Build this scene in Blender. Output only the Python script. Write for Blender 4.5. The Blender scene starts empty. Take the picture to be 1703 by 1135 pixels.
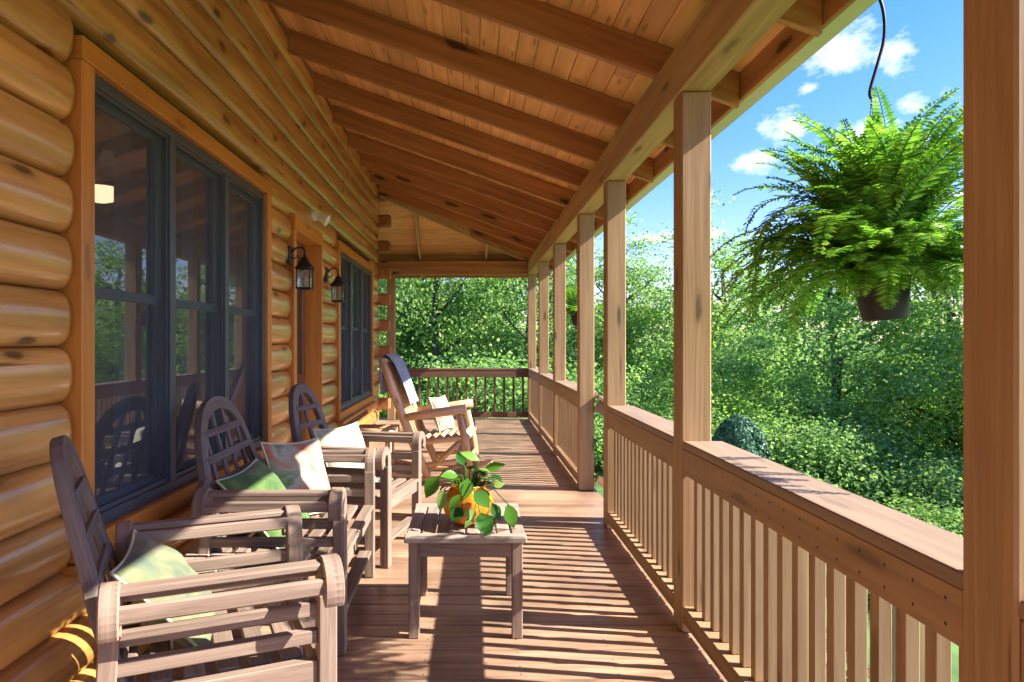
import bpy, math, random
import numpy as np
from mathutils import Vector, Matrix
random.seed(7)
R = math.radians
S = bpy.context.scene
COL = S.collection

# ------------------------------------------------------------------ helpers
class MB:
    def __init__(s):
        s.v = []; s.f = []; s.uv = []
    def face(s, pts, uvs):
        b = len(s.v); s.v += [tuple(p) for p in pts]
        s.f.append(tuple(range(b, b+len(pts)))); s.uv += uvs
    def addbox(s, corners, du, su):
        # corners: 8 points in order (x,y,z bits), du: index of grain axis, su: sizes
        b = len(s.v); s.v += [tuple(c) for c in corners]
        ou, ov = random.uniform(0, 50), random.uniform(0, 50)
        loc = [((i >> 2) & 1, (i >> 1) & 1, i & 1) for i in range(8)]
        loc = [(a*su[0], c*su[1], d*su[2]) for a, c, d in loc]
        quads = [((0,1,3,2), 0), ((4,6,7,5), 0), ((0,4,5,1), 1), ((2,3,7,6), 1), ((0,2,6,4), 2), ((1,5,7,3), 2)]
        for q, ax in quads:
            s.f.append(tuple(b+i for i in q))
            rest = [k for k in (0,1,2) if k != ax]
            if du in rest:
                a = du; c = [k for k in rest if k != du][0]
            else:
                a, c = rest
            off = ax*0.37
            for i in q:
                if du in rest: s.uv.append((loc[i][a]+ou, loc[i][c]+ov+off))
                else: s.uv.append((loc[i][a]*0.3+ou, loc[i][c]+ov+off))
        return s
    def box(s, x0, x1, y0, y1, z0, z1, M=None, grain=None):
        P = [Vector((x, y, z)) for x in (x0, x1) for y in (y0, y1) for z in (z0, z1)]
        if M is not None: P = [M @ p for p in P]
        su = (x1-x0, y1-y0, z1-z0)
        if grain is None: grain = max(range(3), key=lambda i: su[i])
        return s.addbox(P, grain, su)
    def bar(s, p, q, w, t, up=(0,0,1), M=None):
        # w = width across (perpendicular to up), t = thickness along up
        p = Vector(p); q = Vector(q); d = q-p; L = d.length; d.normalize()
        u = Vector(up); r = d.cross(u)
        if r.length < 1e-4: u = Vector((1,0,0)); r = d.cross(u)
        r.normalize(); u = r.cross(d).normalized()
        P = []
        for a in (0, L):
            for c in (-w/2, w/2):
                for e in (-t/2, t/2):
                    P.append(p + d*a + r*c + u*e)
        if M is not None: P = [M @ x for x in P]
        return s.addbox(P, 0, (L, w, t))
    def tube(s, pts, rad, seg=10, M=None, cap=True, wob=0):
        pts = [Vector(p) for p in pts]
        if not hasattr(rad, '__len__'): rad = [rad]*len(pts)
        b = len(s.v); ou, ov = random.uniform(0,50), random.uniform(0,50); L = 0
        nrm = None; us = []
        for i, p in enumerate(pts):
            t = (pts[min(i+1, len(pts)-1)] - pts[max(i-1, 0)]).normalized()
            if nrm is None:
                nrm = t.orthogonal().normalized()
            else:
                nrm = (nrm - t*nrm.dot(t)).normalized()
            bn = t.cross(nrm)
            if i: L += (p-pts[i-1]).length
            us.append(L)
            for k in range(seg):
                a = 2*math.pi*k/seg
                r = rad[i]*(1+random.uniform(-wob, wob))
                q = p + (nrm*math.cos(a) + bn*math.sin(a))*r
                s.v.append(tuple(M @ q if M is not None else q))
        for i in range(len(pts)-1):
            for k in range(seg):
                k2 = (k+1) % seg
                s.f.append((b+i*seg+k, b+i*seg+k2, b+(i+1)*seg+k2, b+(i+1)*seg+k))
                c = 2*math.pi*rad[i]/seg
                s.uv += [(us[i]+ou, k*c+ov), (us[i]+ou, (k+1)*c+ov), (us[i+1]+ou, (k+1)*c+ov), (us[i+1]+ou, k*c+ov)]
        if cap:
            s.f.append(tuple(b+k for k in reversed(range(seg)))); s.uv += [(ou+.01*math.cos(k), ov+.02*math.sin(k)) for k in range(seg)]
            e = b+(len(pts)-1)*seg
            s.f.append(tuple(e+k for k in range(seg))); s.uv += [(ou+.01*math.cos(k), ov+.02*math.sin(k)) for k in range(seg)]
        return s
    def prism(s, poly, o, ax, ay, th, M=None):
        # poly 2D (convex-ish ngon) in the plane o+ax*u+ay*v, extruded th along ax x ay
        o = Vector(o); ax = Vector(ax); ay = Vector(ay); n = ax.cross(ay).normalized()
        A = [o+ax*u+ay*v - n*th/2 for u, v in poly]; B = [o+ax*u+ay*v + n*th/2 for u, v in poly]
        if M is not None: A = [M @ p for p in A]; B = [M @ p for p in B]
        k = len(poly); b = len(s.v); s.v += [tuple(p) for p in A+B]
        ou, ov = random.uniform(0,50), random.uniform(0,50)
        s.f.append(tuple(b+i for i in reversed(range(k)))); s.uv += [(poly[i][1]+ou, poly[i][0]+ov) for i in reversed(range(k))]
        s.f.append(tuple(b+k+i for i in range(k))); s.uv += [(poly[i][1]+ou, poly[i][0]+ov) for i in range(k)]
        for i in range(k):
            j = (i+1) % k
            s.f.append((b+i, b+j, b+k+j, b+k+i)); s.uv += [(ou+i*.05, ov), (ou+i*.05+.05, ov), (ou+i*.05+.05, ov+th), (ou+i*.05, ov+th)]
        return s
    def ribbon(s, path, w, th, o, ax, ay, M=None, closed=False):
        # sweep a rectangle w (in plane) x th (normal) along a planar path
        o = Vector(o); ax = Vector(ax); ay = Vector(ay); n = ax.cross(ay).normalized()
        N = len(path); b = len(s.v); ou, ov = random.uniform(0,50), random.uniform(0,50); L = 0; us = []
        for i, (u, v) in enumerate(path):
            if closed: a_, c_ = path[(i-1) % N], path[(i+1) % N]
            else: a_, c_ = path[max(i-1, 0)], path[min(i+1, N-1)]
            d = Vector((c_[0]-a_[0], c_[1]-a_[1])).normalized(); pn = Vector((-d.y, d.x))
            if i: L += math.dist(path[i], path[i-1])
            us.append(L)
            for a, c in ((-1,-1), (1,-1), (1,1), (-1,1)):
                p = o + ax*(u+pn.x*a*w/2) + ay*(v+pn.y*a*w/2) + n*c*th/2
                s.v.append(tuple(M @ p if M is not None else p))
        for i in range(N if closed else N-1):
            j = (i+1) % N
            for k in range(4):
                k2 = (k+1) % 4
                s.f.append((b+i*4+k, b+i*4+k2, b+j*4+k2, b+j*4+k))
                c0, c1 = k*.06, k*.06+.05
                s.uv += [(us[i]+ou, c0+ov), (us[i]+ou, c1+ov), (us[i]+.1+ou, c1+ov), (us[i]+.1+ou, c0+ov)]
        if not closed:
            s.f.append((b, b+3, b+2, b+1)); s.uv += [(ou, ov)]*4
            e = b+(N-1)*4; s.f.append((e, e+1, e+2, e+3)); s.uv += [(ou, ov)]*4
        return s
    def lathe(s, prof, seg=24, M=None, ribs=0, amp=0):
        b = len(s.v)
        for r, z in prof:
            for k in range(seg):
                a = 2*math.pi*k/seg; rr = r*(1+amp*math.cos(ribs*a))
                p = Vector((rr*math.cos(a), rr*math.sin(a), z))
                s.v.append(tuple(M @ p if M is not None else p))
        for i in range(len(prof)-1):
            for k in range(seg):
                k2 = (k+1) % seg
                s.f.append((b+i*seg+k, b+i*seg+k2, b+(i+1)*seg+k2, b+(i+1)*seg+k))
                s.uv += [(k/seg, i*.1), ((k+1)/seg, i*.1), ((k+1)/seg, i*.1+.1), (k/seg, i*.1+.1)]
        return s
    def build(s, name, mat, parent=None, smooth=False, bevel=0, origin=None):
        me = bpy.data.meshes.new(name)
        vs = s.v
        if origin is not None:
            ox, oy, oz = origin; vs = [(x-ox, y-oy, z-oz) for x, y, z in s.v]
        me.from_pydata(vs, [], s.f)
        uvl = me.uv_layers.new(name='UVMap')
        uvl.data.foreach_set('uv', [c for uv in s.uv for c in uv])
        me.materials.append(mat)
        if smooth: me.polygons.foreach_set('use_smooth', [True]*len(me.polygons))
        me.update()
        o = bpy.data.objects.new(name, me); COL.objects.link(o)
        if origin is not None: o.location = origin
        if parent: o.parent = parent
        if bevel:
            m = o.modifiers.new('bevel', 'BEVEL'); m.width = bevel; m.segments = 1; m.limit_method = 'ANGLE'; m.angle_limit = R(40)
        return o

def tag(o, label=None, cat=None, group=None, kind=None):
    if label: o['label'] = label
    if cat: o['category'] = cat
    if group: o['group'] = group
    if kind: o['kind'] = kind
    return o
def thing(name, loc, label, cat, rz=0, group=None):
    o = bpy.data.objects.new(name, None); COL.objects.link(o)
    o.empty_display_size = .1
    o.location = loc; o.rotation_euler = (0, 0, rz)
    return tag(o, label, cat, group)
def copy_tree(o, parent=None):
    c = o.copy(); COL.objects.link(c); c.parent = parent
    for ch in list(o.children): copy_tree(ch, c)
    return c

# ------------------------------------------------------------------ materials
def newmat(name):
    m = bpy.data.materials.new(name); m.use_nodes = True
    nt = m.node_tree; b = nt.nodes['Principled BSDF']
    return m, nt, b
def N(nt, t, **kw):
    n = nt.nodes.new(t)
    for k, v in kw.items():
        if k in n.inputs: n.inputs[k].default_value = v
        else: setattr(n, k, v)
    return n
def ramp(nt, stops):
    r = nt.nodes.new('ShaderNodeValToRGB')
    e = r.color_ramp.elements
    while len(e) > len(stops): e.remove(e[-1])
    while len(e) < len(stops): e.new(1)
    for el, (p, c) in zip(e, stops):
        el.position = p; el.color = (c[0], c[1], c[2], 1) if hasattr(c, '__len__') else (c, c, c, 1)
    return r
def wood(name, dark, light, rough=.6, coat=0, knot=.5, gx=1.2, gy=28, vary=.25, bump=.25, kscale=(1.1, 5.0), spec=.4, checks=0, blotch=None, knotcol=None):
    m, nt, b = newmat(name); L = nt.links.new
    uv = N(nt, 'ShaderNodeUVMap')
    mp = N(nt, 'ShaderNodeMapping'); mp.inputs['Scale'].default_value = (gx, gy, 1); L(uv.outputs[0], mp.inputs[0])
    n1 = N(nt, 'ShaderNodeTexNoise'); n1.inputs['Scale'].default_value = 1; n1.inputs['Detail'].default_value = 9; n1.inputs['Distortion'].default_value = .6; n1.inputs['Roughness'].default_value = .62
    L(mp.outputs[0], n1.inputs['Vector'])
    cr = ramp(nt, [(.28, dark), (.72, light)]); L(n1.outputs[0], cr.inputs[0])
    # large blotches
    mp2 = N(nt, 'ShaderNodeMapping'); mp2.inputs['Scale'].default_value = (1.3, 5, 1); L(uv.outputs[0], mp2.inputs[0])
    n2 = N(nt, 'ShaderNodeTexNoise'); n2.inputs['Scale'].default_value = 1; n2.inputs['Detail'].default_value = 3; L(mp2.outputs[0], n2.inputs['Vector'])
    geo = N(nt, 'ShaderNodeNewGeometry')
    ma = N(nt, 'ShaderNodeMath', operation='MULTIPLY_ADD'); L(geo.outputs['Random Per Island'], ma.inputs[0]); ma.inputs[1].default_value = vary; ma.inputs[2].default_value = 1-vary*.6
    mb = N(nt, 'ShaderNodeMath', operation='MULTIPLY_ADD'); L(n2.outputs[0], mb.inputs[0]); mb.inputs[1].default_value = .55; L(ma.outputs[0], mb.inputs[2])
    mb2 = N(nt, 'ShaderNodeMath', operation='SUBTRACT'); L(mb.outputs[0], mb2.inputs[0]); mb2.inputs[1].default_value = .27
    mx = N(nt, 'ShaderNodeVectorMath', operation='SCALE'); L(cr.outputs[0], mx.inputs[0]); L(mb2.outputs[0], mx.inputs['Scale'])
    col = mx.outputs[0]
    if knot > 0:
        mp3 = N(nt, 'ShaderNodeMapping'); mp3.inputs['Scale'].default_value = (kscale[0], kscale[1], 1); L(uv.outputs[0], mp3.inputs[0])
        nd = N(nt, 'ShaderNodeTexNoise'); nd.inputs['Scale'].default_value = 9; L(uv.outputs[0], nd.inputs['Vector'])
        add = N(nt, 'ShaderNodeMixRGB'); add.blend_type = 'ADD'; add.inputs[0].default_value = .16; L(mp3.outputs[0], add.inputs[1]); L(nd.outputs[1], add.inputs[2])
        vo = N(nt, 'ShaderNodeTexVoronoi'); vo.voronoi_dimensions = '2D'; vo.inputs['Scale'].default_value = 1; vo.inputs['Randomness'].default_value = 1; L(add.outputs[0], vo.inputs['Vector'])
        # only some cells carry a knot
        sep = N(nt, 'ShaderNodeSeparateColor'); L(vo.outputs['Color'], sep.inputs[0])
        on = N(nt, 'ShaderNodeMath', operation='GREATER_THAN'); L(sep.outputs[0], on.inputs[0]); on.inputs[1].default_value = .45
        kr = ramp(nt, [(.05, 1.0), (.085, .6), (.10, .25), (.17, 0.0)]); L(vo.outputs['Distance'], kr.inputs[0])
        km = N(nt, 'ShaderNodeMath', operation='MULTIPLY'); L(kr.outputs[0], km.inputs[0]); L(on.outputs[0], km.inputs[1])
        km2 = N(nt, 'ShaderNodeMath', operation='MULTIPLY'); L(km.outputs[0], km2.inputs[0]); km2.inputs[1].default_value = knot
        mk = N(nt, 'ShaderNodeMixRGB'); L(km2.outputs[0], mk.inputs[0]); L(col, mk.inputs[1])
        kc = knotcol or tuple(c*.25 for c in dark); mk.inputs[2].default_value = (*kc, 1)
        col = mk.outputs[0]
    if checks:
        mp4 = N(nt, 'ShaderNodeMapping'); mp4.inputs['Scale'].default_value = (.9, 26, 1); L(uv.outputs[0], mp4.inputs[0])
        n4 = N(nt, 'ShaderNodeTexNoise'); n4.inputs['Scale'].default_value = 1.3; n4.inputs['Detail'].default_value = 2; n4.inputs['Distortion'].default_value = .3; L(mp4.outputs[0], n4.inputs['Vector'])
        c4 = ramp(nt, [(.70, 0.0), (.74, 1.0)]); L(n4.outputs[0], c4.inputs[0])
        k4 = N(nt, 'ShaderNodeMath', operation='MULTIPLY'); L(c4.outputs[0], k4.inputs[0]); k4.inputs[1].default_value = checks
        m4 = N(nt, 'ShaderNodeMixRGB'); L(k4.outputs[0], m4.inputs[0]); L(col, m4.inputs[1]); m4.inputs[2].default_value = (*[c*.2 for c in dark], 1)
        col = m4.outputs[0]
    if blotch:
        bc, amt = blotch
        n5 = N(nt, 'ShaderNodeTexNoise'); n5.inputs['Scale'].default_value = 2.3; n5.inputs['Detail'].default_value = 4
        tc = N(nt, 'ShaderNodeTexCoord'); L(tc.outputs['Object'], n5.inputs['Vector'])
        c5 = ramp(nt, [(.45, 0.0), (.68, amt)]); L(n5.outputs[0], c5.inputs[0])
        m5 = N(nt, 'ShaderNodeMixRGB'); L(c5.outputs[0], m5.inputs[0]); L(col, m5.inputs[1]); m5.inputs[2].default_value = (*bc, 1)
        col = m5.outputs[0]
    L(col, b.inputs['Base Color'])
    rr = N(nt, 'ShaderNodeMath', operation='MULTIPLY_ADD'); L(n2.outputs[0], rr.inputs[0]); rr.inputs[1].default_value = .3; rr.inputs[2].default_value = rough-.15
    L(rr.outputs[0], b.inputs['Roughness'])
    b.inputs['Specular IOR Level'].default_value = spec
    b.inputs['Coat Weight'].default_value = coat; b.inputs['Coat Roughness'].default_value = .16
    bp = N(nt, 'ShaderNodeBump'); bp.inputs['Strength'].default_value = bump; bp.inputs['Distance'].default_value = .004
    L(n1.outputs[0], bp.inputs['Height']); L(bp.outputs[0], b.inputs['Normal'])
    return m
def plain(name, c, rough=.5, metal=0, spec=.5, noise=.12, scale=20, bump=0, emit=None):
    m, nt, b = newmat(name); L = nt.links.new
    tc = N(nt, 'ShaderNodeTexCoord'); n = N(nt, 'ShaderNodeTexNoise'); n.inputs['Scale'].default_value = scale; n.inputs['Detail'].default_value = 4
    L(tc.outputs['Object'], n.inputs['Vector'])
    cr = ramp(nt, [(.3, [x*(1-noise) for x in c]), (.7, [min(1, x*(1+noise)) for x in c])]); L(n.outputs[0], cr.inputs[0]); L(cr.outputs[0], b.inputs['Base Color'])
    b.inputs['Roughness'].default_value = rough; b.inputs['Metallic'].default_value = metal; b.inputs['Specular IOR Level'].default_value = spec
    if bump:
        bp = N(nt, 'ShaderNodeBump'); bp.inputs['Strength'].default_value = bump; bp.inputs['Distance'].default_value = .003; L(n.outputs[0], bp.inputs['Height']); L(bp.outputs[0], b.inputs['Normal'])
    if emit:
        b.inputs['Emission Color'].default_value = (*emit[0], 1); b.inputs['Emission Strength'].default_value = emit[1]
    return m
def leafmat(name, cols, trans=.35, rough=.45, objvar=.0):
    m, nt, b = newmat(name); L = nt.links.new
    geo = N(nt, 'ShaderNodeNewGeometry')
    k = len(cols); cr = ramp(nt, [(i/(k-1), c) for i, c in enumerate(cols)])
    tc = N(nt, 'ShaderNodeTexCoord'); n = N(nt, 'ShaderNodeTexNoise'); n.inputs['Scale'].default_value = .55; n.inputs['Detail'].default_value = 2; L(tc.outputs['Object'], n.inputs['Vector'])
    a = N(nt, 'ShaderNodeMath', operation='MULTIPLY_ADD'); L(n.outputs[0], a.inputs[0]); a.inputs[1].default_value = .9; a.inputs[2].default_value = -.45
    a2 = N(nt, 'ShaderNodeMath', operation='ADD'); L(a.outputs[0], a2.inputs[0]); L(geo.outputs['Random Per Island'], a2.inputs[1])
    L(a2.outputs[0], cr.inputs[0]); L(cr.outputs[0], b.inputs['Base Color'])
    b.inputs['Roughness'].default_value = rough; b.inputs['Specular IOR Level'].default_value = .22
    tr = N(nt, 'ShaderNodeBsdfTranslucent'); 
    hs = N(nt, 'ShaderNodeMixRGB'); hs.blend_type = 'MULTIPLY'; hs.inputs[0].default_value = 1; L(cr.outputs[0], hs.inputs[1]); hs.inputs[2].default_value = (1.25, 1.35, .75, 1); L(hs.outputs[0], tr.inputs[0])
    mx = N(nt, 'ShaderNodeMixShader'); mx.inputs[0].default_value = trans
    L(b.outputs[0], mx.inputs[1]); L(tr.outputs[0], mx.inputs[2]); L(mx.outputs[0], nt.nodes['Material Output'].inputs[0])
    return m

M_log = wood('log_stain', (.38, .165, .04), (.80, .43, .115), rough=.36, coat=.9, knot=.95, gx=.9, gy=16, vary=.3, bump=.35, kscale=(1.6, 4.6), checks=.85)
M_trim = wood('trim_stain', (.44, .155, .022), (.60, .25, .045), rough=.5, coat=.1, knot=.5, vary=.1, bump=.15)
M_rafter = wood('rafter_wood', (.26, .11, .04), (.56, .26, .095), rough=.55, knot=.95, gx=.7, gy=14, vary=.2, kscale=(1.0, 3.8))
M_board = wood('ceiling_board', (.68, .32, .11), (.92, .52, .21), rough=.6, knot=.5, gx=1, gy=18, vary=.3, kscale=(1.6, 9))
M_beam = wood('beam_wood', (.36, .22, .09), (.60, .41, .19), rough=.62, knot=.7, gx=.8, gy=14, vary=.15, blotch=((.40, .33, .15), .5))
M_post = wood('post_wood', (.29, .172, .078), (.47, .30, .145), rough=.65, knot=.8, gx=1.3, gy=36, vary=.12, checks=.6, kscale=(1.4, 6))
M_rail = wood('railing_wood', (.26, .155, .075), (.41, .268, .138), rough=.65, knot=.5, gx=1.3, gy=24, vary=.25, checks=.25)
M_cap = wood('rail_cap_wood', (.22, .145, .09), (.34, .24, .155), rough=.6, knot=.3, gx=1.3, gy=24, vary=.15, checks=.3)
M_raildark = wood('railing_wood_painted_shade', (.10, .055, .03), (.20, .11, .065), rough=.6, knot=.3, vary=.2)  # darker copy of the railing wood, shade put into its colour
M_deck = wood('deck_board', (.25, .148, .088), (.52, .335, .215), rough=.36, knot=.5, gx=1.1, gy=26, vary=.4, bump=.35, spec=.5, checks=.35, blotch=((.14, .075, .05), .55))
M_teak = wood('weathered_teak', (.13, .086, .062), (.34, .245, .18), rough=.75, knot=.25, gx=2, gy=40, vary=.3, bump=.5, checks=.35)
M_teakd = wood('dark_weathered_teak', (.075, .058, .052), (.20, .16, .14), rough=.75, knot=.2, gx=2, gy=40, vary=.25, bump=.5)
M_table = wood('weathered_table_top', (.22, .17, .13), (.43, .35, .28), rough=.7, knot=.3, gx=2, gy=36, vary=.25, bump=.45, checks=.3)
M_peeled = wood('peeled_log', (.46, .26, .12), (.76, .52, .30), rough=.5, coat=.15, knot=.7, gx=2, gy=20, vary=.3, kscale=(3, 9))
M_end = plain('log_end_grain', (.34, .14, .045), .6, noise=.3, scale=14)
M_black = plain('black_metal', (.022, .021, .022), .45, metal=.4, noise=.3)
M_frame = plain('window_frame_slate', (.06, .075, .085), .4, noise=.1)
M_gutter = plain('gutter_cream', (.66, .66, .46), .45, noise=.05)
M_white = plain('white_plastic', (.8, .8, .78), .35, noise=.03)
M_pot = plain('black_pot', (.012, .012, .015), .55, noise=.2)
M_soil = plain('potting_soil', (.03, .02, .012), .9, noise=.4, bump=.8)
M_bark = plain('tree_bark', (.10, .075, .055), .9, noise=.35, scale=6, bump=.6)
M_room = plain('room_wall', (.20, .13, .08), .8, noise=.05, scale=3)
M_lampglow = plain('lamp_glow', (.9, .8, .65), .4, emit=((1, .72, .42), 1.3))
M_roofing = plain('roof_shingle', (.11, .10, .09), .9, noise=.3, scale=15, bump=.5)
M_door = wood('door_wood', (.10, .045, .02), (.2, .09, .04), rough=.5, knot=.2)

def add_dots(mat, period, rows, axes, r, col, first=0.0, row_period=None):
    nt = mat.node_tree; L = nt.links.new; b = nt.nodes['Principled BSDF']; src = b.inputs['Base Color'].links[0].from_socket
    tc = N(nt, 'ShaderNodeTexCoord'); sp = N(nt, 'ShaderNodeSeparateXYZ'); L(tc.outputs['Object'], sp.inputs[0])
    def M2(op, a, b_=None):
        n = N(nt, 'ShaderNodeMath', operation=op)
        for i, q in enumerate((a, b_)):
            if q is None: continue
            if isinstance(q, (int, float)): n.inputs[i].default_value = q
            else: L(q, n.inputs[i])
        return n.outputs[0]
    u = M2('MULTIPLY', M2('SUBTRACT', M2('FRACT', M2('DIVIDE', M2('SUBTRACT', sp.outputs[axes[0]], first), period)), .5), period)
    tot = None
    for rw in rows:
        v = sp.outputs[axes[1]]
        v = M2('SUBTRACT', v, rw) if row_period is None else M2('MULTIPLY', M2('SUBTRACT', M2('FRACT', M2('DIVIDE', M2('SUBTRACT', v, rw), row_period)), .5), row_period)
        d = M2('SQRT', M2('ADD', M2('MULTIPLY', u, u), M2('MULTIPLY', v, v))); h = M2('LESS_THAN', d, r); tot = h if tot is None else M2('MAXIMUM', tot, h)
    mx = N(nt, 'ShaderNodeMixRGB'); L(tot, mx.inputs[0]); L(src, mx.inputs[1]); mx.inputs[2].default_value = (*col, 1); L(mx.outputs[0], b.inputs['Base Color'])
M_apron = wood('rail_apron_wood', (.26, .155, .075), (.41, .268, .138), rough=.65, knot=.5, gx=1.3, gy=24, vary=.25, checks=.25)
add_dots(M_apron, .107, (.785, .84), (0, 2), .0042, (.03, .02, .015))
add_dots(M_deck, .406, (-2.6+.03, -2.6+.094), (0, 1), .0045, (.04, .03, .025), row_period=.132)
# glass with an insect screen behind it: glossy over a dim see-through
def glassmat(name, tint, gloss, see):
    m, nt, b = newmat(name); L = nt.links.new
    nt.nodes.remove(b)
    tr = N(nt, 'ShaderNodeBsdfTransparent'); tr.inputs[0].default_value = (see, see*1.02, see*1.05, 1)
    di = N(nt, 'ShaderNodeBsdfDiffuse'); di.inputs[0].default_value = (*tint, 1)
    m0 = N(nt, 'ShaderNodeMixShader'); m0.inputs[0].default_value = .35; L(tr.outputs[0], m0.inputs[1]); L(di.outputs[0], m0.inputs[2])
    gl = N(nt, 'ShaderNodeBsdfGlossy'); gl.inputs['Roughness'].default_value = .015; gl.inputs[0].default_value = (.86, .9, .93, 1)
    fr = N(nt, 'ShaderNodeFresnel'); fr.inputs[0].default_value = 1.5
    f2 = N(nt, 'ShaderNodeMath', operation='MULTIPLY_ADD'); L(fr.outputs[0], f2.inputs[0]); f2.inputs[1].default_value = .9; f2.inputs[2].default_value = gloss
    m1 = N(nt, 'ShaderNodeMixShader'); L(f2.outputs[0], m1.inputs[0]); L(m0.outputs[0], m1.inputs[1]); L(gl.outputs[0], m1.inputs[2])
    L(m1.outputs[0], nt.nodes['Material Output'].inputs[0])
    return m
M_pane = glassmat('screened_glass', (.04, .05, .065), .22, .7)
M_clear = glassmat('lantern_glass', (.3, .24, .16), .08, .95)

def screenmat():
    m, nt, b = newmat('insect_mesh'); L = nt.links.new; nt.nodes.remove(b)
    tr = N(nt, 'ShaderNodeBsdfTransparent'); di = N(nt, 'ShaderNodeBsdfDiffuse'); di.inputs[0].default_value = (.12, .14, .16, 1)
    m0 = N(nt, 'ShaderNodeMixShader'); m0.inputs[0].default_value = .3; L(tr.outputs[0], m0.inputs[1]); L(di.outputs[0], m0.inputs[2]); L(m0.outputs[0], nt.nodes['Material Output'].inputs[0])
    return m
M_screen = screenmat()
def fabric(name, cols, scale=7, detail=3, dist=1.2):
    m, nt, b = newmat(name); L = nt.links.new
    tc = N(nt, 'ShaderNodeTexCoord'); n = N(nt, 'ShaderNodeTexNoise'); n.inputs['Scale'].default_value = scale; n.inputs['Detail'].default_value = detail; n.inputs['Distortion'].default_value = dist
    L(tc.outputs['Object'], n.inputs['Vector'])
    k = len(cols); cr = ramp(nt, [(.28+.44*i/(k-1), c) for i, c in enumerate(cols)]); L(n.outputs[0], cr.inputs[0]); L(cr.outputs[0], b.inputs['Base Color'])
    b.inputs['Roughness'].default_value = .9; b.inputs['Specular IOR Level'].default_value = .15; b.inputs['Sheen Weight'].default_value = .15
    w = N(nt, 'ShaderNodeTexNoise'); w.inputs['Scale'].default_value = 350; L(tc.outputs['Object'], w.inputs['Vector'])
    bp = N(nt, 'ShaderNodeBump'); bp.inputs['Strength'].default_value = .35; bp.inputs['Distance'].default_value = .002; L(w.outputs[0], bp.inputs['Height']); L(bp.outputs[0], b.inputs['Normal'])
    return m
M_greenp = fabric('green_leaf_fabric', [(.045, .10, .03), (.09, .17, .045), (.18, .24, .08)], 6)
M_floral = fabric('floral_fabric', [(.06, .14, .05), (.16, .24, .11), (.40, .38, .30), (.42, .30, .20), (.48, .13, .07), (.38, .05, .035)], 4.6)
M_creamp = fabric('cream_fabric', [(.36, .34, .24), (.44, .42, .31), (.33, .35, .25)], 5)
M_palep = fabric('pale_blue_green_fabric', [(.09, .13, .10), (.17, .19, .10), (.27, .25, .14)], 6)
M_throw = fabric('blue_throw_fabric', [(.16, .20, .30), (.28, .33, .42), (.42, .45, .48)], 32, 1, 3)
M_piping = fabric('piping_cloth', [(.5, .55, .35), (.6, .62, .42)], 9)

M_leafA = leafmat('leaf_green', [(.13, .25, .08), (.20, .35, .10), (.32, .48, .14), (.46, .59, .22)], .5, .65)
M_leafB = leafmat('leaf_deep_green', [(.12, .24, .085), (.18, .33, .11), (.29, .46, .14), (.42, .56, .20)], .5, .65)
M_leafC = leafmat('leaf_bright', [(.085, .18, .055), (.15, .28, .07), (.26, .42, .10), (.42, .56, .18)], .42, .65)
M_conifer = leafmat('conifer_needles', [(.05, .13, .07), (.08, .19, .10), (.13, .26, .14)], .1)
M_fern = leafmat('fern_leaf', [(.06, .17, .025), (.11, .28, .035), (.22, .43, .05), (.36, .56, .10)], .4, .4)
M_pothos = leafmat('pothos_leaf', [(.02, .09, .02), (.045, .16, .025), (.12, .30, .03), (.34, .5, .14)], .3, .3)

# ------------------------------------------------------------------ camera, world, sun
CZ = 1.378
cam = bpy.data.cameras.new('camera'); co = bpy.data.objects.new('camera', cam); COL.objects.link(co)
co.location = (0, 0, CZ); co.rotation_euler = (R(90), 0, 0)
cam.sensor_width = 36; cam.lens = 1140/1703*36; cam.shift_x = (851.5-785)/1703; cam.shift_y = -(567.5-569)/1703
cam.clip_start = .05; cam.clip_end = 6000
S.camera = co
S.view_settings.view_transform = 'Standard'; S.view_settings.look = 'None'; S.view_settings.exposure = 2.12; S.view_settings.gamma = 1
SUN = Vector((1.3, -.2, 1.0)).normalized()      # towards the sun
sl = bpy.data.lights.new('sun', 'SUN'); sl.energy = 3.7; sl.angle = R(.5); sl.color = (1, .94, .86)
so = bpy.data.objects.new('sun', sl); COL.objects.link(so); so.rotation_euler = SUN.to_track_quat('Z', 'Y').to_euler(); so.location = (6, -3, 8)
W = bpy.data.worlds.new('World'); S.world = W; W.use_nodes = True
nt = W.node_tree; nt.nodes.clear(); L = nt.links.new
sky = N(nt, 'ShaderNodeTexSky'); sky.sky_type = 'NISHITA'; sky.sun_disc = False
sky.sun_elevation = math.asin(SUN.z); sky.sun_rotation = math.atan2(SUN.x, SUN.y); sky.ozone_density = 4; sky.air_density = 1.0; sky.dust_density = .4
hs = N(nt, 'ShaderNodeHueSaturation'); hs.inputs['Saturation'].default_value = 1.32; L(sky.outputs[0], hs.inputs['Color'])
tint = N(nt, 'ShaderNodeMixRGB'); tint.blend_type = 'MULTIPLY'; tint.inputs[0].default_value = 1; L(hs.outputs[0], tint.inputs[1]); tint.inputs[2].default_value = (1.14, .81, .97, 1)
tc = N(nt, 'ShaderNodeTexCoord')
nz = N(nt, 'ShaderNodeTexNoise'); nz.inputs['Scale'].default_value = 19; nz.inputs['Detail'].default_value = 8; nz.inputs['Roughness'].default_value = .68
mpn = N(nt, 'ShaderNodeMapping'); mpn.inputs['Scale'].default_value = (1, 1, 1.9); L(tc.outputs['Generated'], mpn.inputs[0]); L(mpn.outputs[0], nz.inputs['Vector'])
prev = None
clouds = [(1395,80,.075,.050), (1487,88,.036,.036), (1512,177,.026,.018), (1250,268,.045,.026), (1305,212,.048,.030), (1430,222,.075,.034), (1080,395,.060,.018), (1345,148,.02,.013), (1590,330,.05,.02), (1180,390,.04,.012), (1700,120,.09,.05), (1530,230,.03,.014)]
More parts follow.
